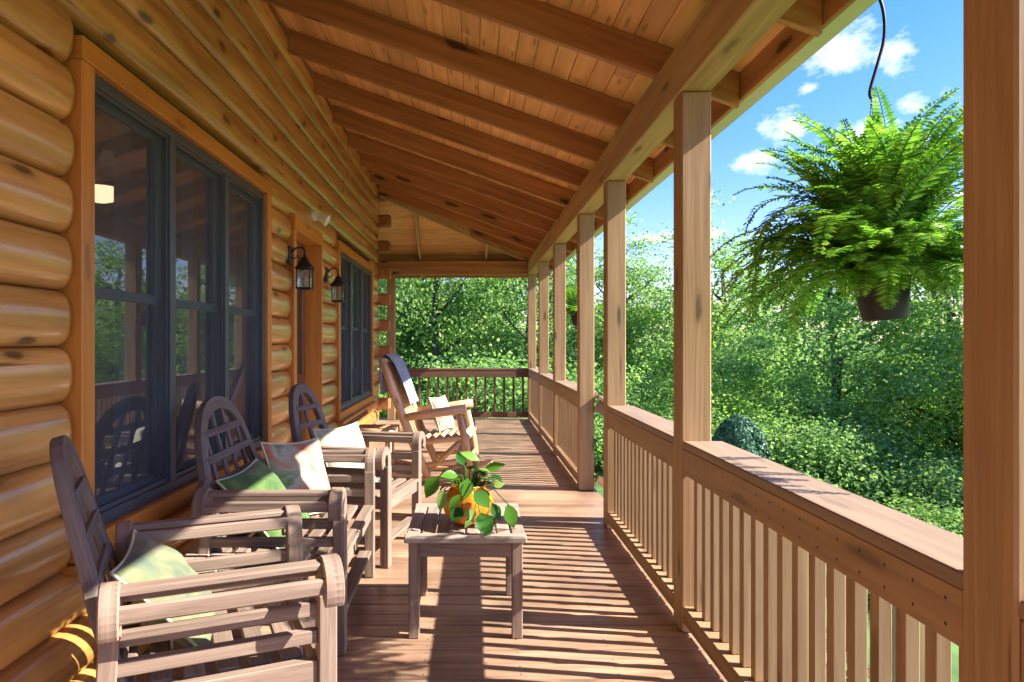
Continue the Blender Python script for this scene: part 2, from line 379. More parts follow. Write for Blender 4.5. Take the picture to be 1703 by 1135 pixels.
for (px, py, rx, rz) in clouds:
    d = Vector(((px-785)/1140, 1, (569-py)/1140)).normalized()
    sb = N(nt, 'ShaderNodeVectorMath', operation='SUBTRACT'); L(tc.outputs['Generated'], sb.inputs[0]); sb.inputs[1].default_value = d
    sc = N(nt, 'ShaderNodeVectorMath', operation='MULTIPLY'); L(sb.outputs[0], sc.inputs[0]); sc.inputs[1].default_value = (1/rx, 1/rx, 1/rz)
    sc.inputs[1].default_value = (1.12/rx, 1.12/rx, 1.2/rz)
    ln = N(nt, 'ShaderNodeVectorMath', operation='LENGTH'); L(sc.outputs[0], ln.inputs[0])
    s1 = N(nt, 'ShaderNodeMath', operation='SUBTRACT', use_clamp=True); s1.inputs[0].default_value = 1.15; L(ln.outputs['Value'], s1.inputs[1])
    if prev is None: prev = s1
    else:
        mxx = N(nt, 'ShaderNodeMath', operation='MAXIMUM'); L(prev.outputs[0], mxx.inputs[0]); L(s1.outputs[0], mxx.inputs[1]); prev = mxx
cadd = N(nt, 'ShaderNodeMath', operation='MULTIPLY_ADD'); L(prev.outputs[0], cadd.inputs[0]); cadd.inputs[1].default_value = .40; L(nz.outputs[0], cadd.inputs[2])
crr = ramp(nt, [(.66, 0.0), (.80, .35), (1.02, 1.0)]); L(cadd.outputs[0], crr.inputs[0])
cm = N(nt, 'ShaderNodeMixRGB'); L(crr.outputs[0], cm.inputs[0]); L(tint.outputs[0], cm.inputs[1]); cm.inputs[2].default_value = (5.0, 5.1, 5.3, 1)
bg = N(nt, 'ShaderNodeBackground'); bg.inputs['Strength'].default_value = .085; L(cm.outputs[0], bg.inputs[0])
wo = N(nt, 'ShaderNodeOutputWorld'); L(bg.outputs[0], wo.inputs[0])

# ------------------------------------------------------------------ ground
def gz(x, y):
    d = math.hypot(max(0, x-1.2), max(0, y-12.5)) if (x > 1.2 or y > 12.5) else 0
    return -1.25 - .2*max(0, d-2) if d < 18 else -4.45
me = bpy.data.meshes.new('lawn'); vs = []; fs = []
xs = [-2500, -600, -100, -30, -12, -4, 0, 1.2, 2, 3, 4, 6, 8, 10, 13, 17, 22, 30, 60, 200, 800, 3000]
ys = [-2500, -300, -50, -8, 0, 4, 8, 11, 12.5, 14, 16, 18, 21, 25, 30, 40, 80, 250, 900, 3000]
for y in ys:
    for x in xs: vs.append((x, y, gz(x, y)))
for j in range(len(ys)-1):
    for i in range(len(xs)-1):
        a = j*len(xs)+i; fs.append((a, a+1, a+1+len(xs), a+len(xs)))
me.from_pydata(vs, [], fs)
M_grass = plain('grass_ground', (.06, .13, .025), .95, noise=.5, scale=1.5, bump=.6); me.materials.append(M_grass)
g = bpy.data.objects.new('lawn', me); COL.objects.link(g); tag(g, kind='structure')

# ------------------------------------------------------------------ deck
m = MB(); y = -2.6; pitch = .132
while y < 12.38:
    w = .124
    m.box(-1.75, 1.16, y, y+w, -.032+random.uniform(-.0012, .0012), random.uniform(-.0015, .0015), grain=0)
    y += pitch
y = 10.95
while y < 12.38:
    m.box(-6, -1.756, y, y+w, -.032, 0, grain=0); y += pitch
o = m.build('deck', M_deck, bevel=.005); tag(o, kind='structure')
m = MB(); m.box(1.08, 1.12, -2.6, 12.37, -.26, -.033); m.box(-6, 1.08, 12.33, 12.37, -.26, -.033)
for k in range(10): m.box(.9, 1.04, -2+k*1.6, -1.86+k*1.6, gz(0, 0)-.2, -.26)
for k in range(8): m.box(-1.7+k*.36, -1.66+k*.36, -2.6, 12.33, -.24, -.034)
o = m.build('deck_framing', M_rail); tag(o, kind='structure')

# ------------------------------------------------------------------ log house
WX = -1.455          # bulge peak plane
SEAM = -1.555
house = thing('log_house', (-1.6, 4, 0), 'honey stained log cabin wall with two slate framed windows along the porch', 'log house')
HL = Matrix.Translation((1.6, -4, 0))     # world -> local
def hb(mb, name, mat, parent=None, **k):
    o = mb.build(name, mat, **k)
    o.parent = parent or house
    if parent is None: o.matrix_parent_inverse = Matrix.Translation((1.6, -4, 0))
    return o
PZ = .2075; Z0 = .115
WIN1 = (2.63, 4.86, .64, 2.43); WIN2 = (7.55, 10.0, .60, 2.40); DOOR = (5.66, 6.58, 0, 2.30)
TW = .088
opens = [(WIN1[0]-TW-.012, WIN1[1]+TW+.012, WIN1[2]-TW, WIN1[3]+TW), (WIN2[0]-TW-.012, WIN2[1]+TW+.012, WIN2[2]-TW, WIN2[3]+TW), (DOOR[0]-.1, DOOR[1]+.05, -1, DOOR[3]+.13)]
# profile of one D-log: from bottom seam to top seam
prof = []
for i in range(13):
    t = i/12; a = math.pi*t
    zz = -math.cos(a)*.5*PZ; xx = (math.sin(a)**.56)
    prof.append((xx, zz))
def logrun(mb, ya, yb, zc, seed, stepx=0):
    n = max(2, int((yb-ya)/.22)); rg = random.Random(seed)
    b = len(mb.v); P = len(prof); ou, ov = rg.uniform(0, 90), rg.uniform(0, 90)
    ph = [rg.uniform(0, 6.28) for _ in range(4)]; dx = rg.uniform(-.009, .006)
    ys_ = [ya+(yb-ya)*i/n for i in range(n+1)]
    ys_ = [ya, ya+.012, ya+.04]+[q for q in ys_[1:-1] if ya+.06 < q < yb-.06]+[yb-.04, yb-.012, yb]
    for yy in ys_:
        e = min(yy-ya, yb-yy); sc = 1 if e > .035 else (.93 if e > .01 else .72)
        wv = dx+.004*math.sin(yy*2.1+ph[0])+.0025*math.sin(yy*5.3+ph[1])
        for (px, pz) in prof:
            mb.v.append((SEAM+stepx+(WX-SEAM+wv)*px*sc, yy, zc+pz*(1+.0*sc)))
    nn = len(ys_)
    for i in range(nn-1):
        for k in range(P-1):
            mb.f.append((b+i*P+k, b+(i+1)*P+k, b+(i+1)*P+k+1, b+i*P+k+1))
            for (ii, kk) in ((i, k), (i+1, k), (i+1, k+1), (i, k+1)): mb.uv.append((ys_[ii]+ou, kk*.022+ov))
    mb.f.append(tuple(b+k for k in range(P))); mb.uv += [(ou+prof[k][0]*.03, ov+prof[k][1]) for k in range(P)]
    e = b+(nn-1)*P; mb.f.append(tuple(e+k for k in reversed(range(P)))); mb.uv += [(ou+prof[k][0]*.03, ov+prof[k][1]) for k in reversed(range(P))]
m = MB(); zc = Z0-PZ/2; k = 0
while zc < 3.9:
    segs = [(-3.0, 10.8)]
    for (a, b_, z0, z1) in opens:
        if zc+PZ*.45 > z0 and zc-PZ*.3 < z1:
            ns = []
            for s0, s1 in segs:
                if b_ <= s0 or a >= s1: ns.append((s0, s1)); continue
                if a > s0: ns.append((s0, a))
                if b_ < s1: ns.append((b_, s1))
            segs = ns
    for s0, s1 in segs: logrun(m, s0, s1, zc, 100+k*7+int(s0*3))
    zc += PZ; k += 1
hb(m, 'log_wall', M_log, smooth=True).data.polygons.foreach_set('use_smooth', [True]*len(m.f))
# chinking core behind the logs
m = MB()
def wallcore(mb, x0, x1):
    ysplit = sorted([-3.0, 10.8]+[q for o_ in opens for q in (o_[0]+.02, o_[1]-.02)])
    for a, b_ in zip(ysplit[:-1], ysplit[1:]):
        hit = [o_ for o_ in opens if a >= o_[0] and b_ <= o_[1]]
        if hit:
            z0, z1 = hit[0][2]+.02, hit[0][3]-.02
            if z0 > 0: mb.box(x0, x1, a, b_, -.6, z0)
            mb.box(x0, x1, a, b_, z1, 3.95)
        else: mb.box(x0, x1, a, b_, -.6, 3.95)
wallcore(m, -1.70, -1.545)
hb(m, 'wall_core', plain('dark_chinking', (.10, .045, .015), .9))
# corner log ends crossing past the front wall, every second course
for k in range(9):
    m = MB(); z = .395+k*.415
    m.box(-1.9, -1.30+.01*(k % 3), 10.81, 10.99, z-.092, z+.092)
    hb(m, 'log_end', M_end, bevel=.022)
m = MB(); m.box(-7, -1.75, 10.8, 10.98, -.6, 3.9)
for k in range(19): m.tube([(-7, 10.98, .01+k*PZ), (-1.5, 10.98, .01+k*PZ)], .095, 10)
hb(m, 'side_wall', M_log)

def window(WN, label):
    y0, y1, z0, z1 = WN
    t = thing('window', (0, 0, 0), None, None); t.parent = house; t.matrix_parent_inverse = Matrix.Translation((1.6, -4, 0))
    t['label'] = label
    mt = MB(); xo, xi = -1.445, -1.60
    mt.box(xi, xo, y0-TW, y0, z0, z1, grain=2); mt.box(xi, xo, y1, y1+TW, z0, z1, grain=2)
    mt.box(xi, xo+.004, y0-TW, y1+TW, z1+.001, z1+TW); mt.box(xi, xo+.004, y0-TW, y1+TW, z0-TW, z0-.001)
    mt.box(xi, xo+.05, y0-TW-.02, y1+TW+.02, z0-TW-.035, z0-TW-.002)
    mt.build('trim', M_trim, t, bevel=.004)
    mf = MB(); xf, xb = -1.475, -1.56
    n = 3; wd = (y1-y0)/n
    mf.box(xb, xf, y0+.001, y1-.001, z1-.045, z1-.001); mf.box(xb, xf, y0+.001, y1-.001, z0+.001, z0+.055)
    for i in range(n+1):
        yy = y0+wd*i; h = .03 if 0 < i < n else .02
        yy = min(max(yy, y0+h+.001), y1-h-.001)
        mf.box(xb, xf+.006, yy-h, yy+h, z0+.056, z1-.046)
    mf.build('frame', M_frame, t, bevel=.003)
    zm = (z0+z1)/2+.02
    for i in range(n):
        a = y0+wd*i+.032; b_ = y0+wd*(i+1)-.032
        ms = MB()
        for (q0, q1, xs_) in ((z0+.058, zm, -1.535), (zm, z1-.048, -1.515)):
            ms.box(xs_-.018, xs_, a, a+.045, q0, q1); ms.box(xs_-.018, xs_, b_-.045, b_, q0, q1)
            ms.box(xs_-.018, xs_, a+.046, b_-.046, q0+.001, q0+.045); ms.box(xs_-.018, xs_, a+.046, b_-.046, q1-.045, q1-.001)
        ms.build('sash', M_frame, t, bevel=.002)
        mp_ = MB(); mp_.face([(-1.53, a+.04, z0+.1), (-1.53, b_-.04, z0+.1), (-1.53, b_-.04, z1-.09), (-1.53, a+.04, z1-.09)], [(0, 0)]*4)
        mp_.build('pane', M_pane, t)
        mq = MB(); mq.face([(-1.492, a-.008, z0+.05), (-1.492, b_+.008, z0+.05), (-1.492, b_+.008, z1-.04), (-1.492, a-.008, z1-.04)], [(0, 0)]*4); mq.build('insect_screen', M_screen, t)
        mq = MB(); mq.box(-1.4905, -1.484, a-.006, a+.016, z0+.056, z1-.046); mq.box(-1.4905, -1.484, b_-.016, b_+.006, z0+.056, z1-.046); mq.box(-1.4905, -1.484, a+.017, b_-.017, z1-.066, z1-.047); mq.box(-1.4905, -1.484, a+.017, b_-.017, z0+.057, z0+.076); mq.build('screen_frame', M_frame, t)
window(WIN1, 'wide three-pane window at the front of the wall')
window(WIN2, 'far three-pane window near the house corner')
# dark rooms behind the glass
m = MB()
for (y0, y1) in ((1.4, 5.3), (7.0, 10.6)):
    m.box(-4.6, -4.55, y0, y1, -.2, 2.9); m.box(-4.55, -1.71, y0, y0+.04, -.2, 2.9); m.box(-4.55, -1.71, y1-.04, y1, -.2, 2.9)
    m.box(-4.55, -1.71, y0+.05, y1-.05, 2.85, 2.9); m.box(-4.55, -1.71, y0+.05, y1-.05, -.2, -.1)
hb(m, 'room', M_room)
# curtains hang inside each sash
M_curt = plain('curtain_cloth', (.42, .45, .5), .9, noise=.05)
for (y0, y1, z0, z1) in (WIN1, WIN2):
    for i in range(3):
        yy = y0+(y1-y0)*(i+.84)/3; m = MB(); P = [(-1.67+.014*math.sin(q*2.1), yy-.06+q*.014) for q in range(12)]
        for (xa, ya), (xb2, yb2) in zip(P[:-1], P[1:]):
            m.face([(xa, ya, z0), (xb2, yb2, z0), (xb2, yb2, z1), (xa, ya, z1)], [(0, 0)]*4)
        hb(m, 'curtain', M_curt)
# ceiling lamp inside
lp = thing('ceiling_lamp', (-2.30, 4.25, 2.60), 'glowing round ceiling lamp inside the nearest window', 'ceiling lamp')
m = MB(); m.lathe([(.0, -.36), (.035, -.357), (.07, -.345), (.095, -.325), (.11, -.30), (.115, -.27)], 20); m.build('lamp_shade', M_lampglow, lp, smooth=True)
m = MB(); m.lathe([(.0, -.265), (.126, -.268), (.10, -.24), (.02, -.22), (.02, .0), (.06, .02), (.06, .2)], 16); m.build('lamp_mount', M_black, lp, smooth=True)
# fan blades
m = MB()
for k in range(5):
    a = k*2*math.pi/5+.3; m.bar((.12*math.cos(a), .12*math.sin(a), -.17), (.6*math.cos(a), .6*math.sin(a), -.17), .12, .012)
m.build('fan_blade', M_door, lp)

# door
d = thing('door', (0, 0, 0), None, None); d.parent = house; d.matrix_parent_inverse = Matrix.Translation((1.6, -4, 0))
y0, y1, z0, z1 = DOOR
m = MB()
m.box(-1.64, -1.445, y0-.085, y0, .001, z1); m.box(-1.64, -1.44, y1, y1+.03, .001, z1, grain=2)
m.box(-1.64, -1.438, y0-.085, y1+.03, z1+.001, z1+.125)
m.build('door_frame', M_trim, d, bevel=.003)
m = MB(); X = -1.60
m.box(X-.04, X, y0+.002, y0+.11, .03, z1-.002); m.box(X-.04, X, y1-.11, y1-.002, .03, z1-.002); m.box(X-.04, X, y0+.111, y1-.111, z1-.12, z1-.003); m.box(X-.04, X, y0+.111, y1-.111, .03, .3)
m.box(X-.04, X, y0+.111, y1-.111, 1.0, 1.08)
m.build('door_leaf', M_door, d, bevel=.003)
m = MB(); m.box(X-.024, X-.018, y0+.1, y1-.1, .28, z1-.1); m.build('pane', M_pane, d)
m = MB(); m.tube([(X, y0+.06, 1.0), (X+.05, y0+.06, 1.0), (X+.05, y0+.06, 1.14), (X, y0+.06, 1.14)], .009, 8); m.build('handle', M_black, d, smooth=True)
m = MB(); m.box(-1.64, -1.42, y0, y1, .002, .028); m.build('threshold', M_frame, d)

# ------------------------------------------------------------------ porch roof
PXI = .99
roof = thing('porch_roof', (0, 5, 2.8), 'sloping porch roof of orange pine boards on exposed rafters and a long square beam', 'roof')
def rb(mb, name, mat, bevel=.004, **k):
    o = mb.build(name, mat, roof, bevel=bevel, **k); o.matrix_parent_inverse = Matrix.Translation((0, -5, -2.8)); return o
SL = .357; RB = 2.81; RD = .185
def zb(X): return RB + SL*(PXI-X)      # rafter bottom
EX = 1.445
FY = 12.2; FM = .62
def hipY(X): return FY - SL*(PXI-X)/FM
def zf(Y): return RB + FM*(FY-Y)
# beam
m = MB(); m.box(.985, 1.135, -2.6, 12.24, 2.566, RB-.002); rb(m, 'beam', M_beam, .006)
m = MB(); m.box(-6.0, .983, 12.10, 12.24, 2.566, RB-.002); rb(m, 'beam', M_rafter, .006)
# a joint line in the long beam: thin cover
ry = []
yk = 3.70-.876*7
while yk < 12.3: ry.append(yk); yk += .876
RT = .04
for yk in ry:
    xa = -1.46
    # clip at hip
    if yk > hipY(-1.46): xa = PXI-(FY-yk)*FM/SL+.03
    m = MB()
    t0, t1 = Vector((xa, yk+RT/2, zb(xa))), Vector((EX, yk+RT/2, zb(EX)))
    P = []
    for q in (t0, t1):
        for dy in (-RT/2, RT/2):
            for dz in (0, RD): P.append(q+Vector((0, dy, dz)))
    m.addbox(P, 0, (EX-xa, RT, RD)); rb(m, 'rafter', M_rafter, .003)
    # blocking on the beam between rafters
# hip rafter
m = MB(); hx0, hx1 = -1.46, 1.44
P = []
dr = Vector((hx1-hx0, hipY(hx1)-hipY(hx0), 0)).normalized(); nn = Vector((-dr.y, dr.x, 0))*.022
for X in (hx0, hx1):
    for s_ in (-1, 1):
        for dz in (-.03, RD): P.append(Vector((X, hipY(X), zb(X)+dz))+nn*s_)
m.addbox(P, 0, (3.2, .044, .21)); rb(m, 'hip_rafter', M_beam, .003)
# far slope rafters (run along Y)
for X in (-4.4, -3.5, -2.6, -1.72, -.92, .25):
    ya = max(hipY(X)+.02, 11.05) if X > -1.46 else 11.0
    m = MB(); P = []
    for s_ in (-.02, .02):
        for Y in (ya, FY+.42):
            for dz in (0, RD): P.append(Vector((X+s_, Y, zf(Y)+dz)))
    m.addbox(P, 1, (.04, 1.6, RD)); rb(m, 'rafter', M_beam, .003)
m = MB(); m.box(-5.9, .98, 12.28, 12.32, 2.70, 2.93); rb(m, 'blocking_board', M_beam)
# ceiling boards of the main slope (run along Y)
m = MB(); X = EX+.02; bw = .118
while X > -1.62:
    xa, xb_ = X-bw+.003, X
    ye = hipY((xa+xb_)/2)
    # split each course into random lengths
    ys0 = -2.6
    while ys0 < ye:
        ln_ = random.uniform(2.6, 4.2); y1_ = min(ye, ys0+ln_)
        if ye-y1_ < .5: y1_ = ye
        P = []
        for xx in (xa, xb_):
            for yy in (ys0, y1_-.002):
                if yy > ye-.01: yy = hipY(xx)
                for dz in (RD+.002, RD+.022): P.append(Vector((xx, yy, zb(xx)+dz)))
        m.addbox(P, 1, (bw, y1_-ys0, .02)); ys0 = y1_
    X -= bw
rb(m, 'ceiling_boards', M_board, .003)
m = MB(); Y = FY+.44
while Y > 10.75:
    ya, yb_ = Y-bw+.003, Y
    P = []
    for xx0, side in ((-6, 0), (0, 1)):
        for yy in (ya, yb_):
            hx = PXI-(FY-yy)*FM/SL
            xx = -6 if side == 0 else hx-.002
            for dz in (RD+.002, RD+.022): P.append(Vector((xx, yy, zf(yy)+dz)))
    m.addbox(P, 0, (7, bw, .02)); Y -= bw
rb(m, 'ceiling_boards', M_board, .003)
# roofing above
m = MB()
m.face([(EX+.03, -2.6, zb(EX+.03)+.25), (EX+.03, hipY(EX), zb(EX+.03)+.25), (-1.6, hipY(-1.6), zb(-1.6)+.25), (-1.6, -2.6, zb(-1.6)+.25)], [(0,0)]*4)
m.face([(EX, -2.6, zb(EX)+.215), (-1.9, -2.6, zb(-1.9)+.215), (-1.9, hipY(-1.6), zb(-1.9)+.215), (EX, hipY(EX), zb(EX)+.215)], [(0,0)]*4)
m.face([(EX+.03, hipY(EX), zf(hipY(EX))+.25), (-6, hipY(EX), zf(hipY(EX))+.25), (-6, 10.7, zf(10.7)+.25), (-1.6, 10.7, zf(10.7)+.25)], [(0,0)]*4)
rb(m, 'shingles', M_roofing, 0)
# fascia and gutter
m = MB(); m.box(1.447, 1.472, -2.6, 12.62, 2.685, 2.86); m.box(-6, 1.446, 12.62, 12.645, 2.56, 2.76); rb(m, 'fascia', M_rafter, .003)
m = MB()
gp = [(1.474, 2.84), (1.474, 2.705), (1.482, 2.695), (1.566, 2.695), (1.576, 2.71), (1.582, 2.76), (1.600, 2.79), (1.605, 2.82), (1.593, 2.82), (1.588, 2.795), (1.570, 2.765), (1.565, 2.71), (1.486, 2.706), (1.484, 2.84)]
for i in range(len(gp)):
    a, b_ = gp[i], gp[(i+1) % len(gp)]
    m.face([(a[0], -2.6, a[1]), (b_[0], -2.6, b_[1]), (b_[0], 12.65, b_[1]), (a[0], 12.65, a[1])], [(0, 0)]*4)
rb(m, 'gutter', M_gutter, 0)

# ------------------------------------------------------------------ posts
PY = [1.25, 3.24, 5.04, 6.34, 8.27, 10.1, 12.10]
plabel = ['nearest square post cutting the right edge of the view', 'square post left of the big hanging fern with shadow line near its top',
          'square post on the near side of the stair opening', 'square post on the far side of the stair opening standing clear on the deck',
          'square post just past the stair opening carrying the first far rail', 'square post second from the far corner, beside the small far fern', 'dark corner post where side rail meets end rail']
for y, lb in zip([-1.6]+PY, ['square post behind the viewer at the near end of the rail']+plabel):
    m = MB(); m.box(0, .14, 0, .14, 0.003, 2.563, grain=2)
    o = m.build('porch_post', M_post, bevel=.006); o.location = (.992, y, 0); tag(o, lb, 'post', 'square posts along the porch edge')
m = MB(); m.box(0, .14, 0, .14, .003, 2.563, grain=2); o = m.build('porch_post', M_post, bevel=.006); o.location = (-1.50, 12.10, 0)
tag(o, 'square post at the back end of the porch behind the rocking chair', 'post', 'square posts along the porch edge')

# ------------------------------------------------------------------ railings
def railing(L_, label, dark=False, cap0=0, cap1=0):
    """runs along local +x from 0 to L_; inner face at y=0, outwards is -y"""
    t = thing('railing', (0, 0, 0), label, 'railing', group='porch railings')
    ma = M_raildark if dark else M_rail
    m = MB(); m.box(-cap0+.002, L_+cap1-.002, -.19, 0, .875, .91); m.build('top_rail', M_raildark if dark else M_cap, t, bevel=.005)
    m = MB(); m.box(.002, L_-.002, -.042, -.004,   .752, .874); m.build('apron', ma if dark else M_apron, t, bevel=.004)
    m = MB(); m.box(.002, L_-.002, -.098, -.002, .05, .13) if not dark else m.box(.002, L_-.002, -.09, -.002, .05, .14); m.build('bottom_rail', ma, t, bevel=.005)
    n = max(2, round(L_/(.165 if dark else .107))); st = L_/n
    for i in range(n):
        m = MB(); x = st*(i+.5); 
        m.box(x-.019, x+.019, -.082, -.044, .131, .874, grain=2)
        m.build('baluster', ma, t, bevel=.003)
    return t
bays = [(PY[0], PY[1], 'railing bay nearest the viewer, right of the coffee table and below the big fern'),
        (PY[1], PY[2], 'railing bay between the fern-side post and the stair opening'),
        (PY[3], PY[4], 'first railing bay past the stair opening'),
        (PY[4], PY[5], 'middle railing bay past the stair opening'),
        (PY[5], PY[6], 'last side railing bay ending at the far corner post'),
        (-1.6, PY[0], 'railing piece at the right edge beyond the nearest post')]
for a, b_, lb in bays:
    t = railing(b_-a-.14, lb); t.location = (PXI+.003, a+.14, 0); t.rotation_euler = (0, 0, R(90))
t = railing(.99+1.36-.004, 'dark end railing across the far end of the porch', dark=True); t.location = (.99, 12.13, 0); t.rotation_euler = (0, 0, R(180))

# ------------------------------------------------------------------ stairs outside the opening
st = thing('porch_stairs', (1.17, 5.76, -1.3), 'wooden stairs going down from the gap in the railing', 'stairs')
m = MB(); ST = Matrix.Translation((0, 0, 1.3))
nst = 8
for k in range(nst): m.box(.02+.28*k, .30+.28*k, -.52, .52, -.19*(k+1)-.04, -.19*(k+1), ST)
m.build('tread', M_deck, st, bevel=.004)
for s_ in (-.55, .55):
    m = MB(); m.bar((0, s_, -.22), (.28*nst, s_, -.22-.19*nst), .04, .26, M=ST); m.build('stringer', M_rail, st)
    m = MB(); m.bar((-.02, s_, .88), (.28*nst, s_, .88-.19*nst), .14, .035, M=ST); m.build('handrail', M_cap, st, bevel=.004)
    m = MB(); m.bar((-.02, s_, .80), (.28*nst, s_, .80-.19*nst), .035, .11, M=ST); m.build('apron', M_rail, st)
    m = MB(); m.bar((-.02, s_, .12), (.28*nst, s_, .12-.19*nst), .06, .07, M=ST); m.build('bottom_rail', M_rail, st)
    for k in range(19):
        x = .08+k*.115; zz = -.19*x/.28
        m = MB(); m.box(x-.018, x+.018, s_-.018, s_+.018, zz+.15, zz+.76, ST); m.build('baluster', M_rail, st)
    m = MB(); x = .28*nst; m.box(x-.05, x+.05, s_-.051, s_+.051, -.19*nst-.25, 1.0-.19*nst, ST); m.build('newel', M_post, st)

# ------------------------------------------------------------------ lanterns
def lantern(Y, z, label, px=WX):
    t = thing('wall_lantern', (px, Y, z), label, 'lantern', group='black lanterns beside the door'); t.scale = (.8, .8, .8)
    m = MB(); m.box(-.02, .018, -.06, .06, -.09, .09); m.build('wall_plate', M_black, t, bevel=.006)
    m = MB(); m.tube([(.01, 0, .02), (.06, 0, .07), (.12, 0, .08), (.15, 0, .05), (.15, 0, .0)], .009, 8)
    m.tube([(.01, 0, -.02), (.05, 0, -.035), (.085, 0, -.0)], .007, 8); m.build('arm', M_black, t, smooth=True)
    m = MB(); m.lathe([(.0, .02), (.012, .015), (.014, -.01), (.03, -.03), (.045, -.06), (.075, -.10), (.098, -.125), (.098, -.135), (.0, -.135)], 16, Matrix.Translation((.15, 0, 0))); m.build('cap', M_black, t, smooth=False)
    m = MB(); q = .066
    for a, b_ in ((-q, -q), (-q, q), (q, -q), (q, q)): m.box(.15+a-.005, .15+a+.005, b_-.005, b_+.005, -.33, -.134)
    for zz in (-.335, -.15):
        m.box(.15-q-.006, .15+q+.006, -q-.006, -q+.005, zz, zz+.012); m.box(.15-q-.006, .15+q+.006, q-.005, q+.006, zz, zz+.012)
        m.box(.15-q-.006, .15-q+.005, -q+.006, q-.006, zz, zz+.012); m.box(.15+q-.005, .15+q+.006, -q+.006, q-.006, zz, zz+.012)
    m.box(.15-q, .15+q, -q, q, -.345, -.337); m.build('cage', M_black, t)
    m = MB(); m.box(.15-q+.004, .15+q-.004, -q+.004, q-.004, -.322, -.152); m.build('glass', M_clear, t)
    m = MB(); m.lathe([(0, -.20), (.018, -.205), (.028, -.235), (.026, -.26), (.013, -.29), (.013, -.337), (0, -.337)], 12, Matrix.Translation((.15, 0, 0))); m.build('bulb', plain('bulb_glass', (.75, .55, .3), .3), t, smooth=True)
    return t
lantern(5.47, 2.07, 'black lantern on the near side of the door')
lantern(6.84, 2.05, 'black lantern on the far side of the door beside the far window')
t = thing('security_light', (-1.46, 6.3, 2.54), 'small white security light fixed on a log above the door', 'security light')
m = MB(); m.lathe([(0, -.01), (.05, -.01), (.05, .025), (.02, .03), (.0, .03)], 16, Matrix.Rotation(R(90), 4, 'Y')); m.build('mount', M_white, t)
m = MB(); m.lathe([(0, 0), (.025, 0), (.045, .06), (.055, .11), (.05, .115), (0, .10)], 16, Matrix.Translation((.03, 0, .0)) @ Matrix.Rotation(R(115), 4, 'Y')); m.build('lamp_head', M_white, t, smooth=False)

